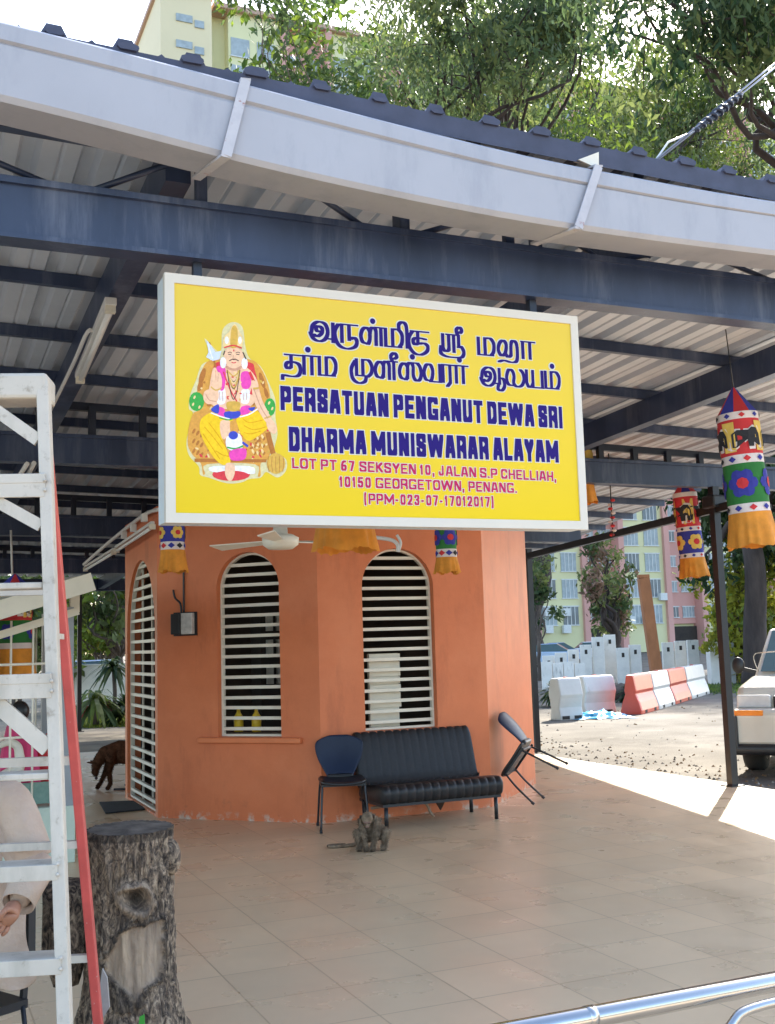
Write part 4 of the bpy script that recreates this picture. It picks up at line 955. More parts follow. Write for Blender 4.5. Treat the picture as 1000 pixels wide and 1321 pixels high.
for (x, y), lab in zip(((186, 668), (172, 681), (160, 690)), ('nearest', 'middle', 'farthest')):
    b = MB(); p = at(x, y, 0, 2.12); b.box(p - Vector((.03, .03, .04)), p + Vector((.03, .03, .04))); tag(b.build('pipe_clip', M_PVC, bevel=.006), 'small white clip on the side pipe, %s of three' % lab, 'clip', 'pipe clips')
b = MB(); b.tube([at(35, 598, 1, 9.5), at(20, 622, 1, 9.9)], .02, 6); b.tube([at(44, 597, 1, 9.5), at(37, 611, 1, 9.7)], .02, 6); tag(b.build('short_pipe', M_PVC), 'pair of short white pipes under the second beam behind the ladder top', 'pipe')
b = MB(); b.tube([at(14, 684, 1, 13), at(16, 745, 1, 13)], .012, 6); tag(b.build('hanging_rod', M_PVC), 'thin vertical rod hanging from the roof at far left', 'rod')
# guy cable with insulator at the eave
cb = thing('guy_cable', 'twin steel cable with a dark coiled grip rising from the roof edge at upper right', 'cable', at(830, 222, 1, 4.6))
p0, p1 = at(824, 226, 1, 4.55), at(1100, 8, 1, 5.6)
for o_ in (Vector((0, 0, 0)), Vector((.01, 0, .035))):
    b = MB(); b.tube([p0 + o_*.3, p0.lerp(p1, .5) + o_, p1 + o_], .006, 6); b.build('wire', mat('wire_steel', (.25, .25, .28), .4, .1, 6, metal=.7), cb)
b = MB(); a_, e_ = p0.lerp(p1, .20), p0.lerp(p1, .40); hp = []
dd = (e_ - a_).normalized(); n1 = dd.orthogonal().normalized(); n2 = dd.cross(n1)
for i in range(90):
    t_ = i/89; an = t_*2*math.pi*9; hp.append(a_.lerp(e_, t_) + (n1*math.cos(an) + n2*math.sin(an))*.022*math.sin(math.pi*(.12 + .76*t_)))
b.tube(hp, .011, 6); b.tube([a_, e_], .012, 6); b.build('coiled_grip', M_NAVY_D, cb)
b = MB(); b.tube([p0, p0 + Vector((-.02, .05, -.1))], .012, 6); b.sphere(p0, .03, 8, 6); b.build('anchor', M_NAVY_D, cb)
b = MB(); b.tube([p0.lerp(p1, .05), p0.lerp(p1, .12) + Vector((-.03, 0, .03)), p0.lerp(p1, .2)], .006, 5); b.build('loose_wire', M_PVC, cb)

# ---------------------------------------------------------------- front rail
rl = thing('guard_rail', 'polished stainless steel guard rail crossing the bottom right corner', 'rail', (1.9, 2.46, 0))
b = MB(); b.tube([(.2, 2.462, .66), (3.9, 2.46, .66)], .026, 20); b.build('top_rail', M_CHROME, rl)
b = MB(); b.tube([(1.575, 2.462, .66), (1.60, 2.462, .66)], .0275, 20); b.build('joint_sleeve', M_CHROME, rl)
b = MB(); b.tube(smooth_path([(1.93, 2.40, 0.0), (1.93, 2.40, .35), (1.935, 2.40, .52), (1.98, 2.40, .60), (2.08, 2.40, .63), (2.5, 2.40, .63), (3.4, 2.40, .63)], 6), .013, 12); b.build('inner_hoop', M_CHROME, rl)
for x in (.25, 3.85):
    b = MB(); b.tube([(x, 2.46, 0), (x, 2.46, .66)], .024, 16); b.build('upright', M_CHROME, rl)

# ---------------------------------------------------------------- ladder
ld = thing('stepladder', 'tall white and red stepladder standing open in front of the tree stump', 'ladder', tocam(-1.35, 3.6))
LA = (_r*1 + _h*.10).normalized(); LBk = (_h*1 - _r*.13).normalized()
def lp(x, y, dep): return atd(x, y, dep)
DT, DB = 3.48, 3.30
def rail_pt(z, which):
    """right rail of the front (white) or rear (red) frame at height z, found on the photo line"""
    pass
wt_ = atd(56, 492, 3.50); wb_ = atd(84, 1321, 3.32)
k_ = wb_ + (wb_ - wt_)*((wb_.z)/(wt_.z - wb_.z)); wfoot = k_
rt_ = atd(54, 500, 3.58); rb_ = atd(124, 1290, 4.02); rfoot = rb_ + (rb_ - rt_)*(rb_.z/(rt_.z - rb_.z))
W_ = .56
def LV(p, t): return p - LA*t
for s in (0, 1):
    off = -LA*W_*s
    b = MB(); b.bar(wfoot + off, wt_ + off, .062, .028, up=LA) if False else b.bar(wfoot + off, wt_ + off, .038, .06, up=LBk); b.build('front_rail', M_WHITE_LAD, ld, bevel=.005)
    b = MB(); b.bar(rfoot + off + LA*0, rt_ + off, .03, .05, up=LBk); b.build('rear_rail', M_RED_LAD, ld, bevel=.005)
    b = MB(); b.bar(wfoot + off + Vector((0, 0, .0)), wfoot + off + Vector((0, 0, .05)), .06, .085); b.build('foot', M_PLASTIC_B, ld); 
b = MB(); tc_ = (wt_ + rt_)/2; b.bar(LV(tc_, -.028) + Vector((0, 0, -.02)), LV(tc_, W_ + .028) + Vector((0, 0, -.02)), .15, .085); b.build('top_cap', M_WHITE_LAD, ld, bevel=.012)
def on_rail(top_, foot_, z): return foot_ + (top_ - foot_)*((z - foot_.z)/(top_.z - foot_.z))
zsteps = []
for y in (627, 755, 883, 1000, 1117, 1237):
    # height of the front rail at this picture row
    lo_, hi_ = 0, 3
    for _ in range(40):
        m_ = (lo_ + hi_)/2; pt = on_rail(wt_, wfoot, m_); dv = pt - CC; yy = 660.5 - F_PX*dv.dot(CU)/dv.dot(CF)
        if yy > y: lo_ = m_
        else: hi_ = m_
    zsteps.append(lo_)
print('steps', zsteps)
z = zsteps[-1]
while z > .35: z -= .305; zsteps.append(z)
for i, z in enumerate(zsteps):
    p = on_rail(wt_, wfoot, z); b = MB()
    if i in (1, 3):
        q = on_rail(rt_, rfoot, z); b.bar(LV(q, .0), LV(q, W_), .03, .03); b.build('rear_brace', M_WHITE_LAD, ld); 
        b = MB(); b.bar(LV(p, .02) + LBk*.03, LV(p, W_ - .02) + LBk*.03, .09, .02)
        b.build('step', M_WHITE_LAD, ld, bevel=.004); continue
    b.bar(LV(p, .0) + LBk*.02, LV(p, W_) + LBk*.02, .09, .022 if i > 3 else .012)
    b.bar(LV(p, .0) - LBk*.03 + Vector((0, 0, -.012)), LV(p, W_) - LBk*.03 + Vector((0, 0, -.012)), .012, .045 if i > 3 else .055)
    if i <= 3: b.bar(LV(p, .0) - LBk*.032 + Vector((0, 0, .02)), LV(p, W_) - LBk*.032 + Vector((0, 0, .02)), .012, .03)
    for t_ in (.0, W_):
        for dz in (-.018, .012): b.sphere(LV(p, t_) - LBk*.039 + Vector((0, 0, dz)), .006, 8, 5)
    o = b.build('step', M_WHITE_LAD, ld, bevel=.004)
    if i in (0, 2):
        for s in (0, 1):
            b = MB(); s0 = .02 if s == 0 else W_ - .02; s1 = .20 if s == 0 else W_ - .20
            pp = on_rail(wt_, wfoot, z - (.13 if i == 0 else .19)); b.bar(LV(pp, s0) - LBk*.012, LV(p, s1) - LBk*.012 + Vector((0, 0, -.02)), .012, .038 if i == 0 else .05, up=LBk.cross(LA)); b.build('brace', M_WHITE_LAD, o)
b = MB(); p = on_rail(wt_, wfoot, wt_.z - .02)
for s in (0, 1):
    b = MB(); s0 = .02 if s == 0 else W_ - .02; s1 = .17 if s == 0 else W_ - .17
    pp = on_rail(wt_, wfoot, wt_.z - .20); b.bar(LV(pp, s0) - LBk*.012, LV(p, s1) - LBk*.012 + Vector((0, 0, -.06)), .012, .04); b.build('brace', M_WHITE_LAD, ld)
for z in (1.66,):
    for s in (0, 1):
        b = MB(); b.bar(LV(on_rail(wt_, wfoot, z), W_*s), LV(on_rail(rt_, rfoot, z), W_*s), .008, .018); b.build('spreader', M_WHITE_LAD, ld)
for z in (.95, .55, .25):
    b = MB(); b.bar(on_rail(rt_, rfoot, z), LV(on_rail(rt_, rfoot, z), W_), .025, .025); b.build('rear_brace', M_WHITE_LAD, ld)

# ---------------------------------------------------------------- stump
def bark_mat():
    m = bpy.data.materials.new('stump_bark'); m.use_nodes = True; t = m.node_tree; b = t.nodes['Principled BSDF']; b.inputs['Roughness'].default_value = .92
    at_ = t.nodes.new('ShaderNodeAttribute'); at_.attribute_name = 'wood'
    tc = t.nodes.new('ShaderNodeTexCoord'); mp = t.nodes.new('ShaderNodeMapping'); mp.inputs['Scale'].default_value = (1, 1, .6); t.links.new(tc.outputs['Object'], mp.inputs[0])
    n = t.nodes.new('ShaderNodeTexNoise'); n.inputs['Scale'].default_value = 30; n.inputs['Detail'].default_value = 7; n.inputs['Roughness'].default_value = .68; n.inputs['Distortion'].default_value = 1.6; t.links.new(mp.outputs[0], n.inputs[0])
    r = t.nodes.new('ShaderNodeValToRGB'); t.links.new(n.outputs['Fac'], r.inputs[0]); e = r.color_ramp.elements
    e[0].position = .36; e[0].color = (.018, .013, .010, 1); e[1].position = .70; e[1].color = (.52, .40, .275, 1); k = e.new(.46); k.color = (.10, .072, .052, 1); k = e.new(.56); k.color = (.27, .195, .13, 1)
    n2 = t.nodes.new('ShaderNodeTexNoise'); n2.inputs['Scale'].default_value = 9; n2.inputs['Detail'].default_value = 5; mp2 = t.nodes.new('ShaderNodeMapping'); mp2.inputs['Scale'].default_value = (3, 3, .5); t.links.new(tc.outputs['Object'], mp2.inputs[0]); t.links.new(mp2.outputs[0], n2.inputs[0])
    r2 = t.nodes.new('ShaderNodeValToRGB'); r2.color_ramp.elements[0].position = .3; r2.color_ramp.elements[0].color = (.16, .115, .085, 1); r2.color_ramp.elements[1].position = .7; r2.color_ramp.elements[1].color = (.50, .37, .25, 1); t.links.new(n2.outputs['Fac'], r2.inputs[0])
    sp = t.nodes.new('ShaderNodeSeparateColor'); t.links.new(at_.outputs['Color'], sp.inputs[0])
    mx = t.nodes.new('ShaderNodeMixRGB'); t.links.new(sp.outputs[0], mx.inputs[0]); t.links.new(r.outputs[0], mx.inputs[1]); t.links.new(r2.outputs[0], mx.inputs[2])
    mx2 = t.nodes.new('ShaderNodeMixRGB'); mx2.inputs[2].default_value = (.012, .009, .007, 1); t.links.new(sp.outputs[1], mx2.inputs[0]); t.links.new(mx.outputs[0], mx2.inputs[1]); t.links.new(mx2.outputs[0], b.inputs['Base Color'])
    bn = t.nodes.new('ShaderNodeBump'); bn.inputs['Strength'].default_value = .8; bn.inputs['Distance'].default_value = .012; t.links.new(n.outputs['Fac'], bn.inputs['Height']); t.links.new(bn.outputs[0], b.inputs['Normal'])
    return m
M_BARK = bark_mat()
SD_ = 4.35; sc_ = tocam((152 - 500)/F_PX*SD_ + .0, SD_ + .17)
st = thing('tree_stump', 'sawn off tree stump with knothole and bare wood patch behind the ladder', 'stump', sc_)
face = math.atan2(-sc_.y, -sc_.x)
nA_, nZ = 260, 200; HT = .905
vs = []; cols_ = []
for j in range(nZ + 1):
    t_ = j/nZ; z = HT*t_
    for k in range(nA_):
        a = 2*math.pi*k/nA_; da = (a - face + math.pi) % (2*math.pi) - math.pi      # + = viewer's right? (counter-clockwise from the facing direction)
        base = .175 + .012*math.cos(2*da) + .22*max(0, .42 - z)**1.6*1.5 + .05*max(0, .3 - z)*math.sin(5*a + 1)
        x_, y_ = math.cos(a), math.sin(a)
        rid = noise.noise((x_*5, y_*5, z*2.0)); fine = noise.noise((x_*16, y_*16, z*9)); ff = noise.noise((x_*34, y_*34, z*26))
        rr = base*(1 + .07*rid) + .016*fine + .010*ff + .006*abs(noise.noise((x_*9, y_*9, z*4)))
        # knothole (ring + hollow), centred a little right of the facing line
        kx, kz = (da - .10)*.175, z - .665; kd = math.hypot((kx + .3*kz)/.056, kz/.052) + .22*noise.noise((kx*22, kz*22, 9))
        wood = 0; dark = 0
        if kd < 1.6: rr += .022*math.exp(-((kd - 1.0)/.28)**2) - (.06*(1 - (kd/.85)**2) if kd < .85 else 0)
        if kd < .72: dark = .8*min(1, (.72 - kd)/.5); wood = .3
        elif kd < 1.25: wood = .35 + .3*noise.noise((kx*40, kz*40, 2))
        # bare wood patch under it
        px_, pz = (da - .12)*.175, z - .43; pd = math.hypot((px_ - .25*pz)/.115, pz/.15) + .3*noise.noise((px_*14, pz*14, 3)) + .1*noise.noise((px_*50, pz*50, 7))
        sl_ = pz + .9*px_ 
        if pd < 1 and sl_ > -.13 + .0: wood = max(wood, min(1, (1 - pd)/.08)); rr -= (.012*fine + .007*ff)*wood*.9 + .012*wood
        elif pd < 1.15: rr += .008; dark = .5
        if z > HT - .03: dark = max(dark, .55)
        # left shoulder is broken lower
        vs.append((sc_.x + rr*x_, sc_.y + rr*y_, z)); cols_.append((wood, dark, 0, 1))
b = MB(); b.smooth = True
b.add(vs, [(j*nA_+k, j*nA_+(k+1) % nA_, (j+1)*nA_+(k+1) % nA_, (j+1)*nA_+k) for j in range(nZ) for k in range(nA_)])
o = b.build('bark', M_BARK, st, fixn=False)
ca = o.data.color_attributes.new('wood', 'FLOAT_COLOR', 'POINT')
ca.data.foreach_set('color', [x for c_ in cols_ for x in c_])
M_CUT = mat('cut_wood', (.10, .082, .066), .95, .3, 14, .2, spec=.05, c2=(.19, .155, .125))
b = MB(); rim = [Vector(v) for v in vs[nZ*nA_:]]; b.add([v + Vector((0, 0, .001)) for v in rim] + [sc_ + Vector((0, 0, HT + .012))], [(k, (k+1) % nA_, nA_) for k in range(nA_)]); b.build('cut_top', M_CUT, st)
# lower broken limb stub on the left and a hump on the right
b = MB(); q = sc_ - _r*.25 - _h*.02; b.lathe([(.0, .30), (.05, .32), (.085, .45), (.09, .62), (.085, .70), (.05, .715), (0, .72)], 28, (q.x, q.y, 0), fn=lambda r_, z, a: r_*(1 + .25*noise.noise((math.cos(a)*3, math.sin(a)*3, z*6)))); b.build('side_stub', M_BARK, st)
b = MB(); q = sc_ + _r*.165 - _h*.02; b.sphere((q.x, q.y, .79), .05, 20, 14, (.8, .8, 1.4)); b.build('burl', M_BARK, st)
b = MB(); pp = [atd(x, y, 4.1) for x, y in ((132, 1250), (138, 1262), (141, 1300), (128, 1321), (120, 1335), (118, 1321), (126, 1290))]; b.prism(pp, _h*.012); tag(b.build('grey_board', mat('grey_wood', (.30, .28, .26), .8, .2, 10)), 'narrow grey offcut leaning against the foot of the stump', 'offcut')
b = MB(); pp = [atd(x, y, 3.98) for x, y in ((180, 1312), (186, 1309), (187, 1330), (178, 1330))]; b.prism(pp, _h*.006); tag(b.build('green_scrap', mat('green_scrap', (.03, .25, .02), .6)), 'small bright green scrap at the foot of the stump', 'scrap')
# ---------------------------------------------------------------- person on a chair (far left)
M_SHIRT = mat('beige_shirt', (.46, .34, .26), .9, .12, 5, .9, spec=.1, c2=(.55, .43, .34), bscale=14)
M_SKIN = mat('skin', (.38, .18, .11), .5, .12, 9, .1, bscale=80)
M_TROUSER = mat('dark_trousers', (.018, .024, .028), .8, .3, 9, .2)
M_HAIR = mat('dark_hair', (.015, .012, .01), .6, .3, 40, .3)
PD = 4.15
pc_ = tocam((-62 - 500)/F_PX*PD, PD)
pr_ = thing('person', 'person in a loose beige shirt and dark trousers sitting behind the ladder at left', 'person', pc_)
fwd = (-_h*.72 - _r*.55).normalized(); rt = Vector((-fwd.y, fwd.x, 0))      # rt = the person's left side (viewer's right)
PM = Matrix.Translation(pc_) @ Matrix((fwd, rt, Vector((0, 0, 1)))).transposed().to_4x4()
def wl_(x, y, d): return PM.inverted() @ atd(x, y, d)
shl, elb, wri = wl_(2, 1032, 4.10), wl_(40, 1132, 3.95), wl_(24, 1163, 3.86)
nd = [((0, 0, .47), .155), ((-.02, 0, .68), .135), ((-.02, 0, .88), .15), ((0, 0, 1.02), .10), ((.02, 0, 1.10), .055), ((.04, 0, 1.18), .07), ((.05, 0, 1.27), .085), ((.04, 0, 1.33), .06),
      (tuple(shl), .075), (tuple(elb), .052), (tuple(wri), .032),
      ((0, -.21, 1.02), .075), ((.10, -.27, .76), .05), ((.30, -.16, .62), .033),
      ((.06, .10, .46), .10), ((.44, .12, .46), .075), ((.46, .12, .24), .058), ((.46, .12, .06), .042), ((.58, .13, .045), .04),
      ((.06, -.10, .46), .10), ((.44, -.12, .46), .075), ((.46, -.12, .24), .058), ((.46, -.12, .06), .042), ((.58, -.13, .045), .04)]
def assign(me):
    inv = PM.inverted()
    for p in me.polygons:
        c_ = inv @ Vector(p.center); dw = (c_ - wri).length
        if c_.z > 1.07 and abs(c_.y) < .13: p.material_index = 1
        elif c_.x > .28 and c_.z > .56: p.material_index = 1
        elif c_.z < .55 and not (c_.y > .17 and c_.z > .5): p.material_index = 2
wr_ = lambda me: (assign(me), [setattr(v, 'co', v.co + v.normal*(.030*abs(noise.noise((v.co.x*6 + v.co.z*3, v.co.y*6, v.co.z*4))) + .010*noise.noise((v.co.x*14, v.co.y*14, v.co.z*30)))) for v in me.vertices])
skin('body', nd, [(0,1),(1,2),(2,3),(3,4),(4,5),(5,6),(6,7),(2,8),(8,9),(9,10),(2,11),(11,12),(12,13),(0,14),(14,15),(15,16),(16,17),(17,18),(0,19),(19,20),(20,21),(21,22),(22,23)], [M_SHIRT, M_SKIN, M_TROUSER], pr_, 3, 0, PM, wr_)
# hair and face
b = MB(); b.sphere((.035, 0, 1.305), .112, 20, 14, (1.05, .9, 1.0)); keep = []
for i, v in enumerate(b.v): 
    if v.x > .10: v.x = .10
b.xf(PM); b.build('hair', M_HAIR, pr_)
b = MB(); b.sphere((.08, 0, 1.255), .092, 20, 14, (.85, .8, 1.12)); b.sphere((.16, 0, 1.245), .017, 10, 8, (1, .8, 1.5))
for s in (-1, 1): b.sphere((.045, s*.083, 1.25), .026, 10, 8, (.7, .35, 1.1))
b.xf(PM); b.build('face', M_SKIN, pr_)
b = MB()
for s in (-1, 1): b.sphere((.148, s*.032, 1.268), .009, 8, 6, (.7, 1.5, .8))
b.bar((.153, -.025, 1.20), (.153, .025, 1.20), .008, .008); b.xf(PM); b.build('eyes_and_mouth', M_HAIR, pr_)
# left sleeve cuff, hand with fingers, shirt tail
EL, WR = atd(40, 1128, 3.95), atd(24, 1165, 3.86)
b = MB(); dd = (WR - EL).normalized(); b.tube([EL - dd*.05, EL, EL.lerp(WR, .5), WR + dd*.005], [.072, .068, .061, .056], 20, caps=False); b.tube([WR + dd*.0, WR - dd*.03], [.054, .045], 20, caps=False); o = b.build('sleeve', M_SHIRT, pr_, fixn=False)
s = o.modifiers.new('t', 'SOLIDIFY'); s.thickness = .004
hp = [(tuple(atd(22, 1163, 3.86)), .026), (tuple(atd(17, 1176, 3.83)), (.034, .022)), (tuple(atd(10, 1186, 3.81)), (.036, .02))]
ed = [(0, 1), (1, 2)]
fing = [((2, 1184), (-8, 1190), (-12, 1197), .0105), ((3, 1189), (-6, 1197), (-11, 1202), .0105), ((6, 1193), (0, 1201), (-6, 1206), .010), ((11, 1194), (8, 1202), (2, 1207), .009), ((9, 1172), (3, 1178), (0, 1186), .011)]
for i, (a_, b__, c_, r_) in enumerate(fing):
    k = len(hp); dz = [0, .012, .02, .028, -.02][i]
    hp += [(tuple(atd(*a_, 3.80 + dz)), r_), (tuple(atd(*b__, 3.79 + dz)), r_*.92), (tuple(atd(*c_, 3.80 + dz)), r_*.78)]
    ed += [(2 if i < 4 else 1, k), (k, k+1), (k+1, k+2)]
skin('hand', hp, ed, M_SKIN, pr_, 2, 1)
b = MB(); q = []
T_ = [[(-30, 1120), (-5, 1118), (20, 1130), (36, 1148)], [(-32, 1180), (-4, 1186), (16, 1192), (31, 1205)], [(-34, 1230), (0, 1235), (18, 1240), (39, 1235)], [(-35, 1262), (0, 1265), (16, 1278), (51, 1258)], [(-36, 1270), (2, 1275), (20, 1282), (42, 1268)]]
for j, row in enumerate(T_):
    for i, (x, y) in enumerate(row): q.append(atd(x, y, 4.02 + .03*((i + j) % 2) + .02*i))
b.smooth = True; b.add(q, [(j*4+i, j*4+i+1, (j+1)*4+i+1, (j+1)*4+i) for j in range(4) for i in range(3)]); o = b.build('shirt_tail', M_SHIRT, pr_, fixn=False)
s = o.modifiers.new('s', 'SUBSURF'); s.levels = s.render_levels = 2; s = o.modifiers.new('t', 'SOLIDIFY'); s.thickness = .006
b = MB(); q = [atd(x, y, 3.99) for x, y in ((12, 1030), (24, 1052), (34, 1082), (42, 1108))]
b.tube(smooth_path([q[0] - _r*.05, q[0], q[1], q[2], q[3]], 4), [.06, .062, .065, .066, .066, .067, .068, .068, .069, .07, .07, .071, .072, .072, .073, .073, .072], 16); b.build('upper_sleeve', M_SHIRT, pr_)
sc2 = thing('metal_chair', 'plain chair with thin dark legs carrying the person in the beige shirt', 'chair', pc_)
b = MB(); b.box((-.2, -.2, .33), (.22, .2, .36)); b.xf(PM); b.build('seat', M_PLASTIC_B, sc2)
for x, y in ((-.18, -.18), (-.18, .22), (.2, -.18), (.2, .24)):
    b = MB(); b.tube([PM @ Vector((x, y*.9, .34)), PM @ Vector((x*1.1, y*1.08, 0))], .009, 8); b.build('leg', M_BLACK, sc2)
b = MB(); b.box((-.23, -.2, .5), (-.2, .2, .8)); b.bar((-.2, -.17, .34), (-.215, -.17, .55), .02, .02); b.bar((-.2, .17, .34), (-.215, .17, .55), .02, .02); b.xf(PM); b.build('backrest', M_PLASTIC_B, sc2)

# ---------------------------------------------------------------- white barred enclosure on the left
M_PALEG = mat('pale_green_paint', (.46, .52, .42), .6, .1, 3)
M_CREAM = mat('cream_paint', (.64, .58, .46), .6, .1, 4)
M_GREYP = mat('grey_post', (.25, .26, .27), .5, .15, 5)
EV = 9.05; ex1 = at(97, 1100, 1, EV).x; ex0 = ex1 - 2.4
es = thing('shrine_enclosure', 'white barred shrine enclosure on a pale green plinth behind the ladder', 'shrine', (ex1 - 1.2, EV, 0))
zpl = at(60, 1042, 1, EV).z; ztop = at(60, 800, 1, EV).z
b = MB(); b.box((ex0, EV, 0), (ex1, EV + 1.5, zpl)); b.build('plinth', M_PALEG, es, bevel=.01)
for x in (ex0 + .05, ex1 - .06):
    for y in (EV + .06, EV + 1.44):
        b = MB(); b.box((x - .045, y - .045, zpl), (x + .045, y + .045, ztop + .1)); b.build('corner_post', M_GREYP, es)
b = MB(); x = ex0 + .1; k = 0
zmid = at(60, 950, 1, EV).z; zlow = at(60, 1000, 1, EV).z
while x < ex1 - .1:
    b.tube([(x, EV + .05, zpl), (x, EV + .05, ztop)], .009, 6); b.tube([(x, EV + 1.45, zpl), (x, EV + 1.45, ztop)], .009, 6); x += .165
for z in (at(60, 856, 1, EV).z, zmid): b.tube([(ex0, EV + .05, z), (ex1 - .05, EV + .05, z)], .011, 6)
b.bar((ex0, EV + .05, zlow), (ex1 - .05, EV + .05, zlow), .05, .075)
b.build('bars', M_WHITE, es)
b = MB(); b.box((ex0 + .1, EV + .10, zpl + .02), (ex1 - .12, EV + .12, zlow - .06)); b.build('green_panel', mat('green_glass', (.10, .26, .19), .25, .5, 4, c2=(.22, .34, .28)), es)
b = MB(); zl, zr_ = at(0, 778, 1, EV - .3).z, at(118, 742, 1, EV - .3).z; xl, xr = at(0, 778, 1, EV - .3).x, at(118, 742, 1, EV - .3).x; sl_ = (zr_ - zl)/(xr - xl)
xa = ex0 - .3; za = zl + sl_*(xa - xl)
P4 = [Vector((xa, EV - .3, za)), Vector((xr, EV - .3, zr_)), Vector((xr, EV + 1.8, zr_ + .12)), Vector((xa, EV + 1.8, za + .12))]
b.prism(P4, (0, 0, -.035)); b.bar(Vector((xa, EV - .318, za - .05)), Vector((xr + .01, EV - .318, zr_ - .05)), .03, .14); b.build('roof', M_CREAM, es)
b = MB(); b.bar((xa + .2, EV + .03, zl + sl_*(xa + .2 - xl) - .22), (ex1 + .02, EV + .03, zl + sl_*(ex1 - xl) - .24), .05, .06); b.box((ex1 - .04, EV + .02, ztop + .06), (ex1 + .03, EV + .1, zr_ - .1)); b.build('top_rail', M_CREAM, es)
dp = thing('draped_statue', 'small shrine statue wrapped in pink and red cloth behind the white bars', 'statue', (at(25, 990, 1, EV + .5).x, EV + .5, zpl))
q = Vector(dp.location); b = MB(); b.lathe([(.16, 0), (.17, .2), (.13, .45), (.10, .6), (.05, .66), (0, .67)], 24, q, fn=lambda r_, z, a: r_*(1 + .08*math.sin(9*a))); b.build('pink_drape', cloth('pink', (.65, .05, .16)), dp)
b = MB(); b.sphere(q + Vector((0, 0, .72)), .075, 14, 10, (1, 1, 1.15)); b.build('head', M_BLACK, dp)
b = MB(); q2 = q + Vector((.22, .05, 0)); b.lathe([(.10, 0), (.11, .2), (.09, .5), (.02, .52), (0, .53)], 20, q2, fn=lambda r_, z, a: r_*(1 + .08*math.sin(7*a))); b.build('red_drape', C_RED, dp)
sw = thing('white_figurine', 'white curved animal figurine inside the barred enclosure at the left edge', 'figurine', (at(6, 985, 1, EV + .3).x, EV + .3, zpl))
q = Vector(sw.location) ; skin('body', [(tuple(q + Vector(p)), r_) for p, r_ in (((-.1, 0, .18), .09), ((.05, 0, .2), .085), ((.12, 0, .32), .045), ((.10, 0, .46), .038), ((.03, 0, .5), .035), ((-.05, 0, .46), .02), ((-.1, .05, .0), .04), ((.06, .05, 0), .04))], [(0,1),(1,2),(2,3),(3,4),(4,5),(0,6),(1,7)], M_WHITE, sw, 2, 0)

# ---------------------------------------------------------------- foliage tools
def leafmat(name, c, tr=.45):
    m = bpy.data.materials.new(name); m.use_nodes = True; t = m.node_tree; out = t.nodes['Material Output']; b = t.nodes['Principled BSDF']
    b.inputs['Roughness'].default_value = .5; b.inputs['Specular IOR Level'].default_value = .3
    tc = t.nodes.new('ShaderNodeTexCoord'); n = t.nodes.new('ShaderNodeTexNoise'); n.inputs['Scale'].default_value = 1.3; n.inputs['Detail'].default_value = 4; t.links.new(tc.outputs['Object'], n.inputs[0])
    r = t.nodes.new('ShaderNodeValToRGB'); r.color_ramp.elements[0].position = .3; r.color_ramp.elements[1].position = .7
    r.color_ramp.elements[0].color = tuple(x*.65 for x in c) + (1,); r.color_ramp.elements[1].color = tuple(min(1, x*1.4) for x in c) + (1,)
    t.links.new(n.outputs['Fac'], r.inputs[0]); t.links.new(r.outputs[0], b.inputs['Base Color'])
    tl = t.nodes.new('ShaderNodeBsdfTranslucent'); t.links.new(r.outputs[0], tl.inputs[0])
    mx = t.nodes.new('ShaderNodeMixShader'); mx.inputs[0].default_value = tr; t.links.new(b.outputs[0], mx.inputs[1]); t.links.new(tl.outputs[0], mx.inputs[2]); t.links.new(mx.outputs[0], out.inputs[0])
    return m
LG = [leafmat('leaf_mid', (.085, .125, .045)), leafmat('leaf_light', (.16, .19, .06)), leafmat('leaf_dark', (.025, .055, .018))]
LY = [leafmat('leaf_yellow', (.30, .30, .035)), leafmat('leaf_yellow_green', (.16, .22, .03)), leafmat('leaf_lime', (.07, .12, .025))]
M_TRUNK = mat('bark_brown', (.09, .065, .05), .9, .4, 5, .6, c2=(.17, .13, .10), stretch=(1, 1, .25), bscale=18)
M_TRUNK_D = mat('bark_dark', (.05, .035, .028), .9, .4, 5, .6, stretch=(1, 1, .25), bscale=18)
def leaves(mb, c, rad, n, size, rnd, droop=0, asp=2.2, mats_=3, shell=.35):
    """n leaf faces filling an ellipsoid clump"""
    main = rnd.randrange(mats_)
    for _ in range(n):
        while True:
            p = Vector((rnd.uniform(-1, 1), rnd.uniform(-1, 1), rnd.uniform(-1, 1)))
            if p.length <= 1: break
        l_ = p.length; p = p*(shell + (1 - shell)*l_)/max(l_, .05)*l_ if l_ > 0 else p
        q = Vector((c[0] + p.x*rad[0], c[1] + p.y*rad[1], c[2] + p.z*rad[2]))
        d = Vector((rnd.gauss(0, 1), rnd.gauss(0, 1), rnd.gauss(0, 1) - droop)).normalized(); s = d.orthogonal().normalized()
        s = (s*math.cos(rnd.uniform(0, 6.3)) + d.cross(s)*math.sin(rnd.uniform(0, 6.3))).normalized(); sz = size*rnd.uniform(.6, 1.4)
        L = d*sz*asp/2; W2 = s*sz/2
        mb.cur = main if rnd.random() < .72 else rnd.randrange(mats_)
        mb.add([q - L, q + W2 - L*.1, q + L, q - W2 - L*.1], [(0, 1, 2, 3)])
def limb(mb, a, b, ra, rb, rnd, wig=.06, n=6):
    a, b = Vector(a), Vector(b); L = (b - a).length
    pts = [a.lerp(b, i/n) + Vector((rnd.gauss(0, 1), rnd.gauss(0, 1), rnd.gauss(0, .5)))*L*wig*(0 if i in (0, n) else 1)*.5 for i in range(n + 1)]
    pts = smooth_path(pts, 3); mb.tube(pts, [ra + (rb - ra)*i/(len(pts) - 1) for i in range(len(pts))], 8)
    return pts
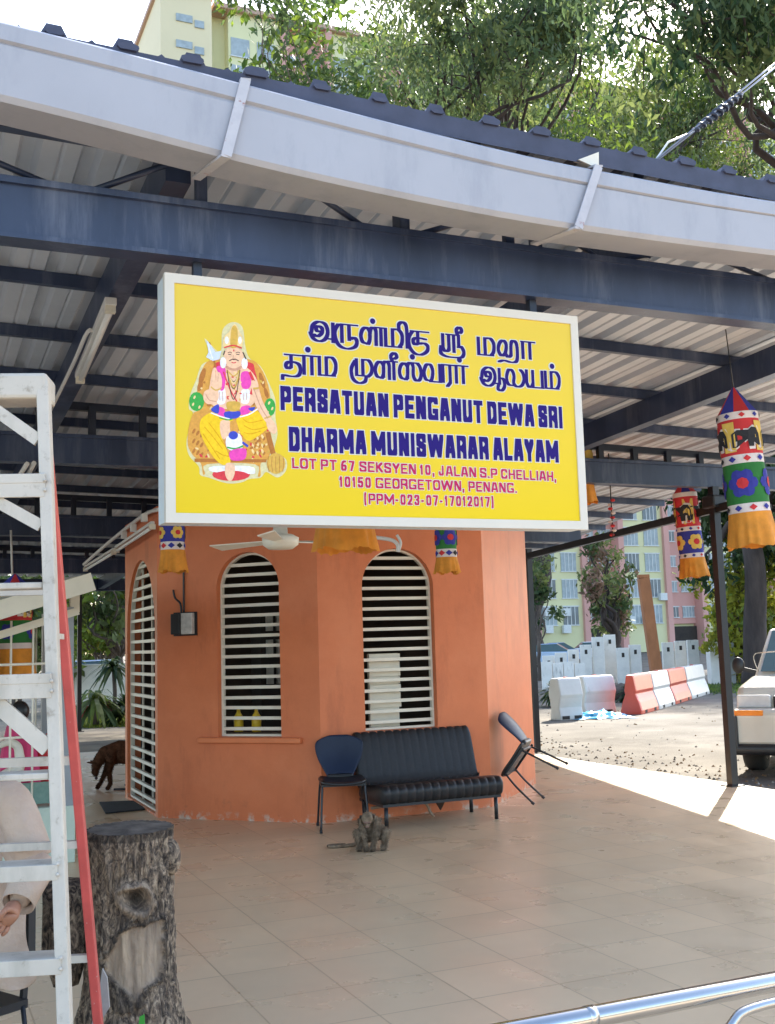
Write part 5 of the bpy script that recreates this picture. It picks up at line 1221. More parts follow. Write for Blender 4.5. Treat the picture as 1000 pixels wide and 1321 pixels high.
def tree(name, label, cat, base, h0, targets, clump, nleaf, size, mats_, tr=.3, seed=1, droop=.3, asp=2.2, group=None, bark=None, per=1, lo=.45):
    rnd = random.Random(seed); base = Vector(base); t = thing(name, label, cat, base, group)
    tb = MB(); fork = base + Vector((rnd.uniform(-.3, .3), rnd.uniform(-.3, .3), h0))
    limb(tb, base, fork, tr, tr*.72, rnd, .03)
    lf = MB()
    for tg in targets:
        tg = Vector(tg); pts = limb(tb, fork - Vector((0, 0, rnd.uniform(0, h0*.15))), tg, tr*.38, tr*.06, rnd, .10)
        for k in range(per):
            e = pts[int(len(pts)*rnd.uniform(lo, .99))] if k else tg
            off = Vector((rnd.uniform(-1, 1)*clump[0], rnd.uniform(-1, 1)*clump[1], rnd.uniform(-.8, .8)*clump[2]))*(1.3 if k else .2)
            if k: limb(tb, e, e + off, tr*.07, tr*.025, rnd, .08, 3)
            c_ = e + off; s_ = rnd.uniform(.55, 1.15)
            leaves(lf, c_, (clump[0]*s_, clump[1]*s_, clump[2]*s_), int(nleaf*s_), size, rnd, droop, asp)
    tb.build('trunk', bark or M_TRUNK, t, fixn=False); lf.build('crown', mats_, t, fixn=False)
    return t
# ---- the great tree over the roof
rnd = random.Random(11)
tg = []
for _ in range(70):
    x = rnd.uniform(480, 1090); y = rnd.uniform(-15 if x < 790 else 62, 215)
    if y > 60 + (x - 300)*.30 + 90: continue
    tg.append(atd(x, y, rnd.uniform(60, 74) if x < 780 else rnd.uniform(76, 94)))
tree('rain_tree', 'huge feathery tree spreading above the roof across the top right', 'tree', tocam((690 - 500)/F_PX*72, 72), 17, tg, (3.7, 3.4, 2.4), 380, .155, [LG[0], LG[1], LY[1]], .7, 5, 1.3, 2.9, per=4, bark=M_TRUNK_D)
tg = [atd(rnd.uniform(350, 470), rnd.uniform(70, 190), rnd.uniform(54, 62)) for _ in range(12)] + [atd(rnd.uniform(300, 430), rnd.uniform(-30, 50), rnd.uniform(48, 58)) for _ in range(7)]
tree('slender_tree', 'pale airy tree with thin stem in front of the yellow tower', 'tree', at(352, 846, 2, 0) if False else tocam((352 - 500)/F_PX*58, 58), 20, tg, (2.0, 2.0, 1.7), 80, .22, LY[1:] + LG[:1], .22, 8, .6, 2.4, per=4)
# ---- right bush and second trunk
tg = [atd(rnd.uniform(918, 1020), rnd.uniform(690, 858), rnd.uniform(37, 41)) for _ in range(40)]
tree('bushy_tree', 'yellow green bushy tree behind the right front post', 'tree', tocam((940 - 500)/F_PX*39, 39), 1.2, tg, (.8, .8, .75), 140, .12, LY[:2] + LY[:1], .2, 21, .3, 2.0, per=2)
tg = [atd(rnd.uniform(880, 1040), rnd.uniform(560, 740), rnd.uniform(36, 41)) for _ in range(22)]
rq = random.Random(77)
tree('dark_tree', 'dark leaved tree with thick straight brown trunk behind the pickup truck', 'tree', atd(972, 884, 36), 6.0, tg, (1.1, 1.1, .9), 130, .14, [LG[2], LG[0], LG[2]], .40, 22, .5, 2.4, per=3, bark=M_TRUNK_D)
tg = [atd(rq.uniform(560, 780), rq.uniform(-60, 60), rq.uniform(24, 28)) for _ in range(20)]
tree('overhanging_tree', 'drooping branches arching over the roof above the right half of the sign', 'tree', tocam((540 - 500)/F_PX*31, 31), 10, tg, (.95, .95, .62), 165, .076, [LG[0], LG[1], LG[0]], .32, 24, 1.4, 3.0, per=4, lo=.8, bark=M_TRUNK_D)
tg = [atd(rq.uniform(800, 1010), rq.uniform(-60, 45), rq.uniform(16, 19)) for _ in range(15)]
tree('overhanging_tree', 'darker near branches hanging over the roof in the top right corner beside the cable', 'tree', tocam((1180 - 500)/F_PX*22, 22), 11, tg, (.85, .85, .6), 150, .068, [LG[0], LG[1], LG[2]], .28, 25, 1.4, 3.0, per=4, lo=.8, bark=M_TRUNK_D)
tree('dark_tree', 'slimmer dark stem standing just left of the thick brown trunk', 'tree', tocam((948 - 500)/F_PX*39, 39), 6.0, [atd(rnd.uniform(910, 980), rnd.uniform(600, 700), 39) for _ in range(7)], (.9, .9, .8), 110, .14, [LG[2], LG[0], LG[2]], .2, 23, .5, 2.4, per=3, bark=M_TRUNK_D)
# ---- tree with pinkish tips in front of the flats
tg = [atd(rnd.uniform(748, 808), rnd.uniform(690, 800), rnd.uniform(50, 54)) for _ in range(11)] + [atd(x, y, 52) for x, y in ((762, 708), (775, 700), (800, 790), (806, 745), (770, 785))]
tree('flowering_tree', 'ragged tree with pinkish tips and bare pale branches in front of the flats', 'tree', tocam((790 - 500)/F_PX*52, 52), 1.9, tg, (.62, .6, .7), 100, .13, [LG[0], LG[1], leafmat('leaf_pink', (.24, .15, .10))], .36, 31, .6, 2.4, per=2, bark=M_TRUNK_D)
b = MB()
rr_ = random.Random(3)
tg = [atd(rnd.uniform(683, 704), rnd.uniform(725, 775), rnd.uniform(44, 46)) for _ in range(7)]
tree('young_tree', 'small dark tree showing beside the right corner of the orange room', 'tree', tocam((688 - 500)/F_PX*45, 45), 1.6, tg, (.5, .5, .5), 70, .12, LG, .1, 41, .2, 2, per=2)
# ---- left gap
tg = [atd(rnd.uniform(60, 185), rnd.uniform(715, 752), rnd.uniform(30, 36)) for _ in range(16)]
tree('shade_tree', 'leafy green tree filling the top of the gap left of the orange room', 'tree', tocam((158 - 500)/F_PX*33, 33), 1.6, tg, (.7, .7, .5), 130, .12, [LG[0], LG[1], LY[1]], .13, 51, .3, 2.2, per=3)
tg = [atd(rnd.uniform(92, 178), rnd.uniform(770, 838), rnd.uniform(40, 46)) for _ in range(22)]
tree('golden_tree', 'sunlit yellow green tree behind the gap left of the orange room', 'tree', tocam((125 - 500)/F_PX*43, 43), 1.0, tg, (.8, .8, .55), 130, .14, LY[:2], .15, 52, .2, 2, per=2)
tg = [atd(rnd.uniform(-60, 70), rnd.uniform(740, 830), rnd.uniform(28, 34)) for _ in range(24)]
tree('shade_tree', 'dense green tree behind the white barred enclosure', 'tree', tocam((20 - 500)/F_PX*31, 31), 1.4, tg, (.8, .8, .7), 120, .13, [LG[0], LY[1], LG[1]], .15, 53, .3, 2.2, per=3)
def rosette(name, label, base, hst, n, ln, wd, mats_, seed, arch=.5, stem=.05):
    rnd = random.Random(seed); base = Vector(base); t = thing(name, label, 'plant', base)
    if hst > .05:
        b = MB(); b.tube([base, base + Vector((.03, 0, hst*.5)), base + Vector((0, 0, hst))], stem, 8); b.build('stem', M_TRUNK, t)
    b = MB(); c_ = base + Vector((0, 0, hst))
    for i in range(n):
        a = rnd.uniform(0, 6.28); el = rnd.uniform(-.35, 1.35); L = ln*rnd.uniform(.7, 1.15); b.cur = rnd.randrange(len(mats_))
        d = Vector((math.cos(a)*math.cos(el), math.sin(a)*math.cos(el), math.sin(el))); sd_ = Vector((-math.sin(a), math.cos(a), 0)); pts = []
        for k in range(6):
            s = k/5; p = c_ + d*L*s + Vector((0, 0, -arch*L*s*s)); w_ = wd*math.sin(math.pi*(.12 + .86*s)); pts += [p - sd_*w_/2, p + sd_*w_/2]
        b.add(pts, [(2*k, 2*k+1, 2*k+3, 2*k+2) for k in range(5)])
    b.build('leaves', mats_, t, fixn=False); return t
rosette('dracaena', 'spiky rosette plant on a thin stem in the left gap', tocam((144 - 500)/F_PX*27, 27), 1.25, 70, .75, .09, LG, 61, .7)
rosette('fern_plant', 'bright arching fern like plant beside the far black post', tocam((120 - 500)/F_PX*25.5, 25.5), .55, 60, .95, .10, [LG[1], LY[1], LG[0]], 62, .9, .09)
rosette('garden_shrub', 'dark low shrub at the back corner of the orange room', tocam((161 - 500)/F_PX*25.8, 25.8), .3, 150, .7, .12, [LG[2], LG[2], LG[0]], 63, .5)
rosette('garden_shrub', 'low red leaved shrub between the fern and the dark shrub', tocam((136 - 500)/F_PX*29, 29), .05, 120, .75, .13, [leafmat('leaf_red', (.22, .03, .025)), leafmat('leaf_red_dark', (.10, .02, .02))], 64, .6)
rosette('garden_shrub', 'reddish shrub directly behind the far black post', tocam((104 - 500)/F_PX*29, 29), .05, 90, .75, .13, [bpy.data.materials['leaf_red'], LG[0]], 65, .6)
gw = MB(); A_, B_ = tocam((60 - 500)/F_PX*31, 31), tocam((205 - 500)/F_PX*31, 31); gw.bar(A_ + Vector((0, 0, .62)), B_ + Vector((0, 0, .62)), .15, 1.3); gw.bar(A_ + Vector((0, 0, 1.29)), B_ + Vector((0, 0, 1.29)), .2, .05)
tag(gw.build('garden_wall', M_CREAM, bevel=.01), 'low cream garden wall behind the plants in the left gap', 'wall')
gr = MB(); rg = random.Random(9)
for _ in range(2600):
    p = tocam((rg.uniform(70, 180) - 500)/F_PX*28, 0) ; d = rg.uniform(25.0, 30); p = tocam((rg.uniform(70, 185) - 500)/F_PX*d, d, -.05); h = rg.uniform(.03, .1); a = rg.uniform(0, 6.28); gr.cur = rg.randrange(2)
    gr.add([p - Vector((math.cos(a), math.sin(a), 0))*.02, p + Vector((math.cos(a), math.sin(a), 0))*.02, p + Vector((rg.gauss(0, .03), rg.gauss(0, .03), h))], [(0, 1, 2)])
struct(gr.build('grass', [LY[1], LY[0]], fixn=False), 'stuff')
# ---------------------------------------------------------------- far flats (one long slab block)
M_BY = mat('yellow_wall', (.66, .63, .36), .8, .06, .15); M_BP = mat('pink_wall', (.60, .32, .27), .8, .08, .15); M_BG = mat('golden_wall', (.70, .60, .38), .8, .05, .1)
M_WIN = mat('dark_window', (.12, .15, .17), .2, .3, .6); M_WFR = mat('window_trim', (.60, .62, .60), .5); M_GRILL = mat('window_shade', (.32, .37, .38), .5, .2, 2)
BV = 100.8
bl = at(207, 60, 1, BV).x; ztop = at(215, 5, 1, BV).z; br_ = 112.0; st_h = 2.85
fb = thing('apartment_block', 'tall yellow and pink apartment slab far behind the car park and the trees', 'building', ((bl + br_)/2, BV, 0))
bays = [690, 746, 801, 857, 912]; ub = [at(x, 780, 1, BV).x for x in bays]; per_ = ub[2] - ub[0]
core = MB(); core.box((bl, BV + .6, 0), (br_, BV + 14, ztop)); core.build('core_wall', M_BY, fb)
gb = MB(); ug = at(268, 20, 1, BV).x; gb.box((bl - .3, BV - 1.5, 0), (ug, BV + 12, ztop + .8)); gb.build('end_wall', M_BG, fb)
yb, pb, wins, trims = MB(), MB(), MB(), MB()
u = ub[0]
while u - per_ > ug: u -= per_
vis = []
wy, wp_ = ub[1] - ub[0], ub[2] - ub[1]
while u < br_ - 2:
    yb.box((u, BV - .8, 0), (min(u + wy, br_), BV + .6, ztop)); pb.box((u + wy, BV + .2, 3.0), (min(u + wy + wp_, br_), BV + .61, ztop))
    pb.box((u + wy, BV - 1.2, 0), (u + wy + .7, BV + .6, ztop)); pb.box((u + wy + wp_ - .7, BV - 1.2, 0), (u + wy + wp_ - .001, BV + .6, ztop))
    for s in range(int(ztop/st_h)):
        for f in (.22, .72): vis.append((u + wy*f, BV - .8, s*st_h + 4.1, .95, .95, s, 0))
        for f in (.3, .7): vis.append((u + wy + wp_*f, BV + .2, s*st_h + 4.3, .8, .55, s, 1))
    u += per_
yb.build('yellow_bay', M_BY, fb); pb.build('pink_bay', M_BP, fb)
n = 0
rest = MB()
for (x, y, z, hw, hh_, s, kind) in vis:
    if z > ztop - 1.5: continue
    near = ub[0] - 2 < x < ub[4] + 12 and s < 5
    if near and n < 90:
        b = MB(); b.cur = 0; b.box((x - hw, y - .06, z - hh_), (x + hw, y - .01, z + hh_)); b.cur = 1
        b.box((x - hw - .1, y - .12, z - hh_ - .1), (x + hw + .1, y - .061, z - hh_)); b.box((x - hw - .1, y - .12, z + hh_), (x + hw + .1, y - .061, z + hh_ + .12))
        for q in (-.5, 0, .5): b.box((x + q*hw - .04, y - .10, z - hh_ + .001), (x + q*hw + .04, y - .061, z + hh_ - .001))
        b.build('window', [M_GRILL if (n*7) % 3 else M_WIN, M_WFR], fb); n += 1
    else:
        rest.cur = 0; rest.box((x - hw, y - .06, z - hh_), (x + hw, y - .01, z + hh_)); rest.cur = 1; rest.box((x - hw - .1, y - .12, z - hh_ - .1), (x + hw + .1, y - .061, z - hh_))
o = rest.build('window_rows', [M_GRILL, M_WFR], fb); o['kind'] = 'stuff'
for k in range(4):
    for (x0, x1, yp) in ((227, 248, 17 + 34*k), (251, 263, 26 + 34*k)):
        a_, c_ = at(x0, yp, 1, BV - 1.5), at(x1, yp + .11*(x1 - x0), 1, BV - 1.5); b = MB(); b.box((a_.x, BV - 1.62, a_.z - .75), (c_.x, BV - 1.5, a_.z)); b.build('slot_window', M_GRILL, fb)
rf = MB(); rf.box((ug + .3, BV - 1.4, ztop), (br_, BV + 15, ztop + .5)); rf.box((bl - .6, BV - 2, ztop + .801), (ug + .3, BV + 13, ztop + 1.3)); rf.build('roof', mat('roof_slab', (.45, .30, .22), .8), fb)
for k in range(3): b = MB(); x = ub[1] + k*per_; b.box((x + .75, BV + .05, .1), (x + wp_ - .75, BV + .19, 2.7)); b.build('entrance', M_DARK_IN, fb)
ac = random.Random(4)
for k, (x, yp) in enumerate(((705, 790), (728, 790), (706, 812), (729, 812), (853, 770), (812, 800), (832, 800))):
    p = at(x, yp, 1, BV - .8); b = MB(); b.box((p.x - .45, BV - 1.35, p.z - .4), (p.x + .45, BV - .93, p.z + .4)); b.build('aircon_unit', M_WFR, fb)

# ---------------------------------------------------------------- car park things
M_CONC = mat('pale_concrete', (.78, .74, .66), .85, .10, 3, .2); overlay(M_CONC, (.30, .28, .25), 5, .6, .75, stretch=(1, 1, .3))
M_CONC2 = mat('grey_concrete', (.34, .34, .32), .85, .12, 3)
rp_ = random.Random(17)
tops = {700: 846, 716: 842, 732: 838, 748: 832, 764: 822, 779: 819, 795: 836, 811: 832, 853: 829, 869: 827, 885: 826}
for i, (x, yt) in enumerate(tops.items()):
    d = 41 + rp_.uniform(-.5, .5); p = tocam((x - 500)/F_PX*d, d); zt_ = atd(x, yt, d).z; t = thing('concrete_upright', 'x', 'concrete panel', p, 'white concrete panels standing in the car park')
    a = rp_.uniform(-.06, .06); ax = (_r*math.cos(a) + _h*math.sin(a)); w_ = .20 + rp_.uniform(0, .02)
    b = MB(); b.bar(p + Vector((0, 0, -.05)), p + Vector((0, 0, zt_)), w_*2, .16, up=_h); b.build('slab', M_CONC, t, bevel=.012)
    b = MB(); q = p - _h*.083 + Vector((0, 0, zt_ - .26)); b.bar(q - ax*.05, q + ax*.05, .01, .16); b.build('lifting_slot', M_DARK_IN, t)
    t['label'] = 'white concrete panel in the back row, number of panels to its left: %d' % i
names = ['leftmost white concrete panel of the back row', 'second white concrete panel of the back row from the left', 'third white concrete panel of the back row from the left', 'fourth white concrete panel of the back row from the left', 'white concrete panel just left of the tallest one', 'tallest white concrete panel, beside the flowering tree trunk', 'white concrete panel just right of the flowering tree trunk', 'white concrete panel just left of the tall brown pillar', 'white concrete panel just right of the tall brown pillar', 'second white concrete panel right of the tall brown pillar', 'third white concrete panel right of the tall brown pillar']
pan = [o for o in col.objects if o.name.startswith('concrete_upright')]
for o, n_ in zip(pan, names): o['label'] = n_
for i, x in enumerate((697, 711, 725, 739)):
    d = 36.5; p = tocam((x - 500)/F_PX*d, d); zt_ = atd(x, 854 + 2*(i % 2), d).z; b = MB(); b.bar(p + Vector((0, 0, -.05)), p + Vector((0, 0, zt_)), .33, .14, up=_h)
    b.bar(p - _h*.075 + Vector((-.04, 0, zt_ - .22)), p - _h*.075 + Vector((.04, 0, zt_ - .22)), .01, .12)
    tag(b.build('concrete_upright', M_CONC, bevel=.012), ['low white panel of the front row beside the black post', 'second low white panel of the front row from the black post', 'third low white panel of the front row from the black post', 'last low white panel of the front row, farthest from the post'][i], 'concrete panel', 'white concrete panels standing in the car park')
d = 38; t = thing('concrete_block', 'broad white concrete block with grey side at the right end of the panels', 'concrete block', tocam((912 - 500)/F_PX*d, d))
p = Vector(t.location); b = MB(); b.bar(p + Vector((0, 0, -.05)), p + Vector((0, 0, atd(912, 828, d).z)), .42, .5, up=_h); b.build('block', M_CONC, t, bevel=.01); b = MB(); q = p + _r*.45 + _h*.1; b.bar(q + Vector((0, 0, -.05)), q + Vector((0, 0, atd(912, 830, d).z)), .46, .3, up=_h); b.build('grey_slab', M_CONC2, t, bevel=.01)
d = 37; p = tocam((838 - 500)/F_PX*d, d); q = atd(830, 746, d); b = MB(); b.bar(p, q, .36, .36, up=_h); b.bar(q, q + Vector((0, 0, .12)), .36, .36, up=_h)
tag(b.build('brown_pillar', mat('rusty_pillar', (.34, .13, .05), .85, .2, 4, .3, stretch=(1, 1, .4)), bevel=.02), 'tall rusty orange brown square pillar standing among the white panels', 'pillar')
# water filled barriers
M_BR = mat('barrier_red', (.58, .07, .035), .4, .1, 4); M_BW = mat('barrier_white', (.58, .56, .52), .4, .06, 4); overlay(M_BW, (.42, .36, .28), 4, .58, .75)
def barrier(A_, B_, h, m, label, w0=.24, w1=.09):
    A_, B_ = Vector(A_), Vector(B_); ax = (B_ - A_).normalized(); sd_ = Vector((-ax.y, ax.x, 0)); L = (B_ - A_).length
    t = thing('road_barrier', label, 'barrier', (A_ + B_)/2, 'plastic road barriers in the car park')
    prof_ = [(w0, 0), (w0, .10*h), (w0*.8, .3*h), (w1*1.3, .52*h), (w1*1.5, .6*h), (w1, .95*h), (w1*.8, h)]
    ring_ = [(-a, z) for a, z in prof_] + [(a, z) for a, z in prof_[::-1]]
    b = MB(); vs = []
    for s in (.02, .06, .94, .98):
        for (a, z) in ring_: k = .93 if s in (.02, .98) else 1; vs.append(A_ + ax*L*s + sd_*a*k + Vector((0, 0, z*(.985 if k < 1 else 1))))
    m_ = len(ring_); b.add(vs, [(i*m_+j, i*m_+(j+1) % m_, (i+1)*m_+(j+1) % m_, (i+1)*m_+j) for i in range(3) for j in range(m_)] + [tuple(range(m_))[::-1], tuple(range(3*m_, 4*m_))])
    b.build('body', m, t, bevel=.012)
    b = MB()
    for s in (.25, .75): q = A_ + ax*L*s; b.bar(q - ax*.09 + Vector((0, 0, .05)), q + ax*.09 + Vector((0, 0, .05)), w0*2 + .01, .07)
    b.build('fork_slot', M_DARK_IN, t)
    b = MB(); q = (A_ + B_)/2 + Vector((0, 0, h)); b.lathe([(.05, -.01), (.05, .02), (0, .02)], 12, q); b.build('cap', M_BR if m is M_BW else M_BW, t)
xs = [814, 838, 860, 882, 906]; ys = [922, 915.5, 909, 902, 895]; E_ = [at(x, y, 2, -.06) for x, y in zip(xs, ys)]
for i in range(4): barrier(E_[i], E_[i+1], .85, [M_BR, M_BW][i % 2], ['orange red barrier nearest the blue tarp', 'white barrier between the two red ones', 'red barrier between the two white ones', 'white barrier at the far right end of the red and white row'][i])
e0, e1 = at(716, 929, 2, -.06), at(747, 927, 2, -.06); barrier(e0, e1 + Vector((.0, .0, 0)), .86, M_BW, 'cream white barrier nearest the black post', .20, .16)
e0, e1 = at(748, 922, 2, -.06), at(789, 919, 2, -.06); barrier(e0, e1, .84, M_BW, 'clean white barrier behind the blue tarp', .20, .16)
tp = MB(); tr_ = random.Random(2); c0 = at(775, 926, 2, -.06); n = 26; vs = []
for j in range(n + 1):
    for i in range(n + 1):
        x_, y_ = (i/n - .5), (j/n - .5); r_ = math.hypot(x_, y_)*2; e_ = max(0, 1 - r_**2)
        p = c0 + _r*x_*1.15*(1 + .2*math.sin(j*.9)) + _h*y_*1.0*(1 + .25*math.sin(i*.8)); vs.append(p + Vector((0, 0, .015 + e_*(.11 + .10*noise.noise((x_*7, y_*7, 0)) + .05*noise.noise((x_*20, y_*20, 3))))))
tp.smooth = True; tp.add(vs, [(j*(n+1)+i, j*(n+1)+i+1, (j+1)*(n+1)+i+1, (j+1)*(n+1)+i) for j in range(n) for i in range(n)]); tag(tp.build('blue_tarp', mat('blue_tarp', (.02, .28, .50), .4, .2, 7), fixn=False), 'crumpled bright blue tarp on the ground before the white barriers', 'tarp')
rosette('weed_bush', 'green weedy bush beside the black post in front of the panels', tocam((706 - 500)/F_PX*28, 28, -.05), .35, 140, .55, .09, [LG[0], LG[1], LG[2]], 71, .5)
rosette('weed_bush', 'dark weedy bush between the white and red barriers', tocam((803 - 500)/F_PX*29, 29, -.05), .2, 160, .6, .10, [LG[2], LG[2], LG[0]], 72, .5)
rk = MB()
for k in range(9): rk.sphere(tocam((790 + 3.4*k - 500)/F_PX*30, 30 + (k % 3)*.3, .1), .28, 7, 5, (1, .9, .8 + .1*(k % 4)))
tag(rk.build('rubble_heap', mat('rubble', (.09, .07, .055), .95, .4, 6)), 'dark heap of rubble behind the gap between the barriers', 'rubble heap')
# gravel and weeds on the lot
gv = MB(); rg = random.Random(5)
for _ in range(1300):
    if rg.random() < .6:
        u = 8.35 + abs(rg.gauss(0, .8)); v = rg.uniform(8, 22)
    else: u = rg.uniform(8.4, 24); v = rg.uniform(9, 27)
    s = rg.uniform(.008, .03); p = Vector((u, v, -.06)); gv.cur = rg.randrange(3); a = rg.uniform(0, 6.28)
    gv.add([p + Vector((s*math.cos(a + q*1.57), s*math.sin(a + q*1.57), 0)) for q in range(4)] + [p + Vector((0, 0, s*.9))], [(0, 1, 4), (1, 2, 4), (2, 3, 4), (3, 0, 4)])
struct(gv.build('gravel', [mat('stone_a', (.10, .09, .075), .9), mat('stone_b', (.30, .27, .23), .9), mat('dry_leaf', (.20, .12, .05), .9)], fixn=False), 'stuff')
gr = MB(); rg = random.Random(6)
for _ in range(3600):
    c_ = rg.choice([(930, 890, 25), (905, 888, 25), (980, 886, 30)]); p = at(c_[0] + rg.gauss(0, c_[2]*.6), c_[1] + rg.gauss(0, 2.0), 2, -.06)
    h = rg.uniform(.03, .12); a = rg.uniform(0, 6.28); gr.cur = rg.randrange(2); w_ = .03
    gr.add([p - Vector((math.cos(a), math.sin(a), 0))*w_, p + Vector((math.cos(a), math.sin(a), 0))*w_, p + Vector((rg.gauss(0, .04), rg.gauss(0, .04), h))], [(0, 1, 2)])
struct(gr.build('weeds', [LY[1], LG[0]], fixn=False), 'stuff')

# ---------------------------------------------------------------- vehicles
M_TYRE = mat('tyre', (.02, .02, .02), .85); M_GLASS = mat('car_glass', (.05, .09, .08), .06, .1, 3, spec=.6); M_RIM = mat('alloy_rim', (.45, .45, .46), .3, .05, 5, metal=.8)
def wheel(t, c_, ax, r=.33, w_=.22):
    b = MB(); c_ = Vector(c_); ax = Vector(ax).normalized(); M_ = Vector((0, 0, 1)).rotation_difference(ax).to_matrix().to_4x4(); M_.translation = c_
    b.lathe([(r*.62, -w_/2), (r*.9, -w_/2), (r, -w_/2 + .04), (r, w_/2 - .04), (r*.9, w_/2), (r*.62, w_/2)], 28); b.xf(M_); o = b.build('wheel', M_TYRE, t)
    b = MB(); b.lathe([(0, -w_/2 + .03), (r*.6, -w_/2 + .02), (r*.63, -w_/2 - .005)], 24); b.lathe([(0, w_/2 - .03), (r*.6, w_/2 - .02), (r*.63, w_/2 + .005)], 24); b.xf(M_); b.build('rim', M_RIM, o)
def side_loft(prof_lo, Y, z_in=.0):
    pass
def sedan(label, pos, f, paint, grp='cars parked far off'):
    t = thing('parked_car', label, 'car', pos, grp); f = Vector(f).normalized(); lf_ = Vector((-f.y, f.x, 0)); M_ = Matrix.Translation(Vector(pos)) @ Matrix((f, lf_, Vector((0, 0, 1)))).transposed().to_4x4()
    out = [(-2.1, .35), (-2.12, .75), (-2.0, .95), (-1.45, 1.0), (-.95, 1.38), (.25, 1.42), (1.0, .98), (1.85, .85), (2.1, .65), (2.1, .3)]
    b = MB(); vs = []; n_ = len(out)
    for s, k in ((-1, .84), (-1, 1), (1, 1), (1, .84)):
        for x, z in out: vs.append((x*(.99 if k < 1 else 1), s*(.82 if k == 1 else .82) * (1 if z < 1.05 else .78), z))
    b.prism([Vector((x, -.82, z)) for x, z in [(-2.1, .32), (-2.12, .75), (-2.0, .95), (-1.45, 1.0), (1.0, .97), (1.85, .85), (2.1, .65), (2.1, .3)]], (0, 1.64, 0)); b.xf(M_); b.build('body', paint, t, bevel=.06)
    b = MB(); b.add([(-1.45, -.74, .99), (1.0, -.74, .96), (.25, -.6, 1.42), (-.95, -.6, 1.4), (-1.45, .74, .99), (1.0, .74, .96), (.25, .6, 1.42), (-.95, .6, 1.4)], [(0,1,2,3), (7,6,5,4), (0,3,7,4), (1,5,6,2), (3,2,6,7)]); b.xf(M_); b.build('cabin_glass', M_GLASS, t, bevel=.03)
    b = MB(); b.add([(.22, -.6, 1.425), (.22, .6, 1.425), (-.95, .6, 1.405), (-.95, -.6, 1.405), (.2, -.55, 1.46), (.2, .55, 1.46), (-.9, .55, 1.45), (-.9, -.55, 1.45)], [(0,1,5,4),(1,2,6,5),(2,3,7,6),(3,0,4,7),(4,5,6,7)]); b.xf(M_); b.build('roof', paint, t)
    for x in (-1.3, 1.3):
        for s in (-.76, .76): wheel(t, M_ @ Vector((x, s, .31)), lf_, .31, .2)
    for s in (-.6, .6):
        b = MB(); b.box((2.08, s - .18, .6), (2.13, s + .18, .74)); b.xf(M_); b.build('headlight', M_WHITE, t, bevel=.02)
P_W = mat('car_white', (.72, .74, .76), .2, .03, 3, coat=.5); P_B = mat('car_blue', (.04, .10, .30), .2, .05, 3, coat=.5); P_S = mat('car_silver_blue', (.38, .48, .60), .25, .05, 3, coat=.5)
sedan('pale blue parked car behind the panels next to the black post', tocam((708 - 500)/F_PX*66, 66, -.06), _r*1 - _h*.25, P_S)
sedan('dark blue parked car below the flats behind the pale blue car', tocam((716 - 500)/F_PX*82, 82, -.06), _r, P_B)
sedan('white parked car below the flats right of the blue ones', tocam((760 - 500)/F_PX*84, 84, -.06), _r, P_W)
sedan('bluish car parked beyond the garden wall in the left gap', tocam((128 - 500)/F_PX*37, 37, -.06), _r, P_S)
# pickup truck at the right edge, its nose towards the shelter
P_CREAM = mat('truck_cream', (.55, .51, .43), .28, .04, 3, coat=.6)
fq = (-_h*.90 - _r*.44).normalized(); lq = Vector((-fq.y, fq.x, 0))
corner = at(951, 1003, 2, -.06)
tp_ = corner - (-lq)*.86
tk = thing('pickup_truck', 'cream white pickup truck with black lower bumper nosing in at the right edge', 'pickup truck', tp_)
TM = Matrix.Translation(tp_) @ Matrix((fq, lq, Vector((0, 0, 1)))).transposed().to_4x4()
def tb(a, b_, name, m, bev=.02, par=tk):
    q = MB(); q.box(a, b_); q.xf(TM); return q.build(name, m, par, bevel=bev, seg=3)
def tpoly(pts, y0, y1, name, m, bev=.02, par=tk):
    q = MB(); q.prism([Vector((x, y0, z)) for x, z in pts], (0, y1 - y0, 0)); q.xf(TM); return q.build(name, m, par, bevel=bev, seg=3)
tpoly([(-.06, .62), (-.10, .92), (-.22, 1.06), (-1.25, 1.13), (-1.35, 1.10), (-4.7, 1.05), (-4.7, .45), (-.1, .45)], -.83, .83, 'body', P_CREAM, .085)
q = MB(); q.add([(-1.2, -.76, 1.12), (-1.2, .76, 1.12), (-1.85, .62, 1.72), (-1.85, -.62, 1.72), (-3.1, -.78, 1.08), (-3.1, .78, 1.08), (-3.0, .62, 1.72), (-3.0, -.62, 1.72)], [(0,1,2,3), (4,7,6,5), (0,3,7,4), (1,5,6,2), (3,2,6,7)]); q.xf(TM); cab = q.build('cab', P_CREAM, tk, bevel=.04)
q = MB(); q.add([(-1.235, -.68, 1.165), (-1.235, .68, 1.165), (-1.80, .57, 1.685), (-1.80, -.57, 1.685)], [(0,1,2,3)]); q.xf(TM @ Matrix.Translation((.018, 0, .018))); q.build('windscreen', M_GLASS, cab, fixn=False)
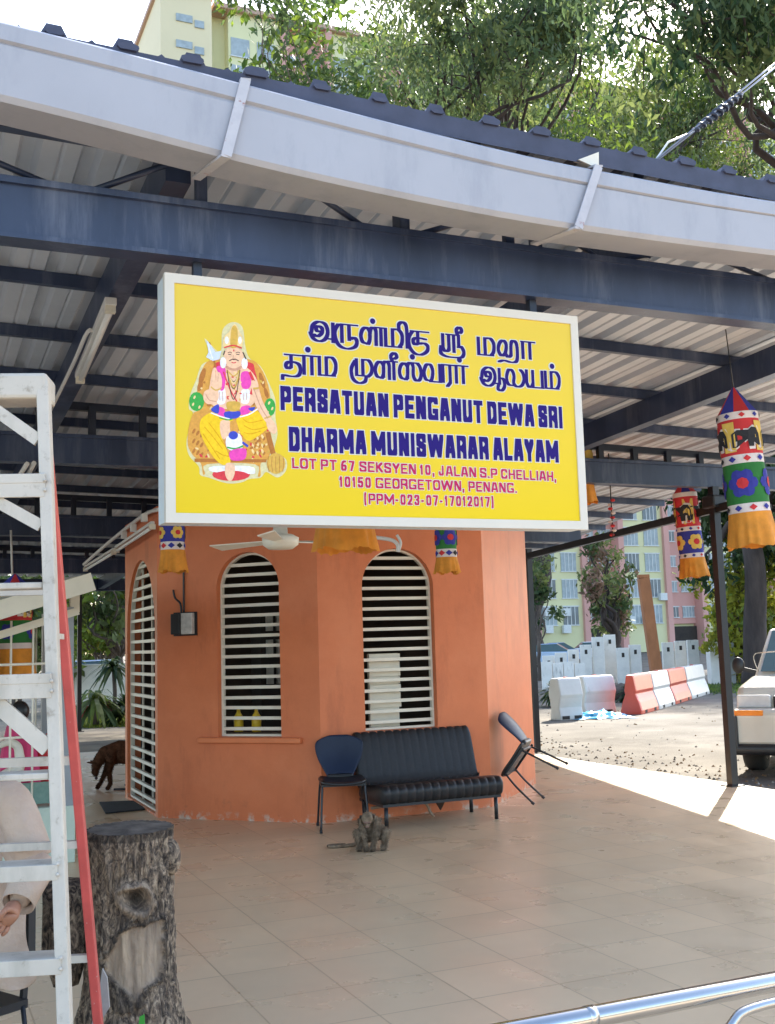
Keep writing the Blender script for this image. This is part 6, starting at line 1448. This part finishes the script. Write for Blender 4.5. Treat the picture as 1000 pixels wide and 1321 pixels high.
for s in (-1, 1):
    q = MB(); q.add([(-1.62, s*.735, 1.17), (-2.9, s*.765, 1.15), (-2.88, s*.645, 1.64), (-1.95, s*.645, 1.64)], [(0,1,2,3)]); q.xf(TM @ Matrix.Translation((0, s*.012, 0))); q.build('side_window', M_GLASS, cab, fixn=False)
bp_ = tpoly([(.10, .36), (.14, .42), (.14, .74), (.08, .80), (-.25, .80), (-.25, .34), (.05, .33)], -.84, .84, 'bumper', P_CREAM, .04)
tpoly([(.16, .27), (.19, .33), (.17, .40), (-.2, .40), (-.2, .27)], -.87, .87, 'lower_bumper', M_PLASTIC_B, .03)
for s in (-1, 1):
    tb((-.75, s*.84 - .03, .30) if s > 0 else (-.75, -.90, .30), (.10, .90, .72) if s > 0 else (.10, -.84, .72), 'bumper_end', M_PLASTIC_B, .03)
    tb((.12, s*.83 - .04, .34), (.185, s*.83 + .04, .72), 'bumper_corner', M_PLASTIC_B, .02)
    tb((-.10, s*.62 - .19, .80), (-.03, s*.62 + .19, .95), 'headlight', mat('lamp_glass', (.62, .62, .60), .1, .1, 9), .02)
    q = MB(); q.box((-.06, min(s*.50, s*.82), .72) , (.155, max(s*.50, s*.82), .785)); q.xf(TM); q.build('indicator', mat('amber_lens', (.80, .24, .02), .2, .1, 8), tk, bevel=.012)
    q = MB(); q.sphere((-1.42, s*.98, 1.26), .085, 14, 10, (.55, .95, 1.25)); q.bar((-1.42, s*.76, 1.17), (-1.42, s*.95, 1.22), .04, .05); q.xf(TM); q.build('mirror', M_PLASTIC_B, tk)
    wheel(tk, TM @ Vector((-.82, s*.74, .37)), lq, .37, .25); wheel(tk, TM @ Vector((-3.75, s*.74, .37)), lq, .37, .25)
tb((-.09, -.40, .80), (-.02, .40, .94), 'grille', M_PLASTIC_B, .02)
q = MB(); q.tube(smooth_path([TM @ Vector(p) for p in ((-1.3, -.70, 1.14), (-1.15, -.74, 1.38), (-1.0, -.55, 1.43), (-.95, .1, 1.44))], 5), .008, 6); q.build('aerial', M_CHROME, tk)
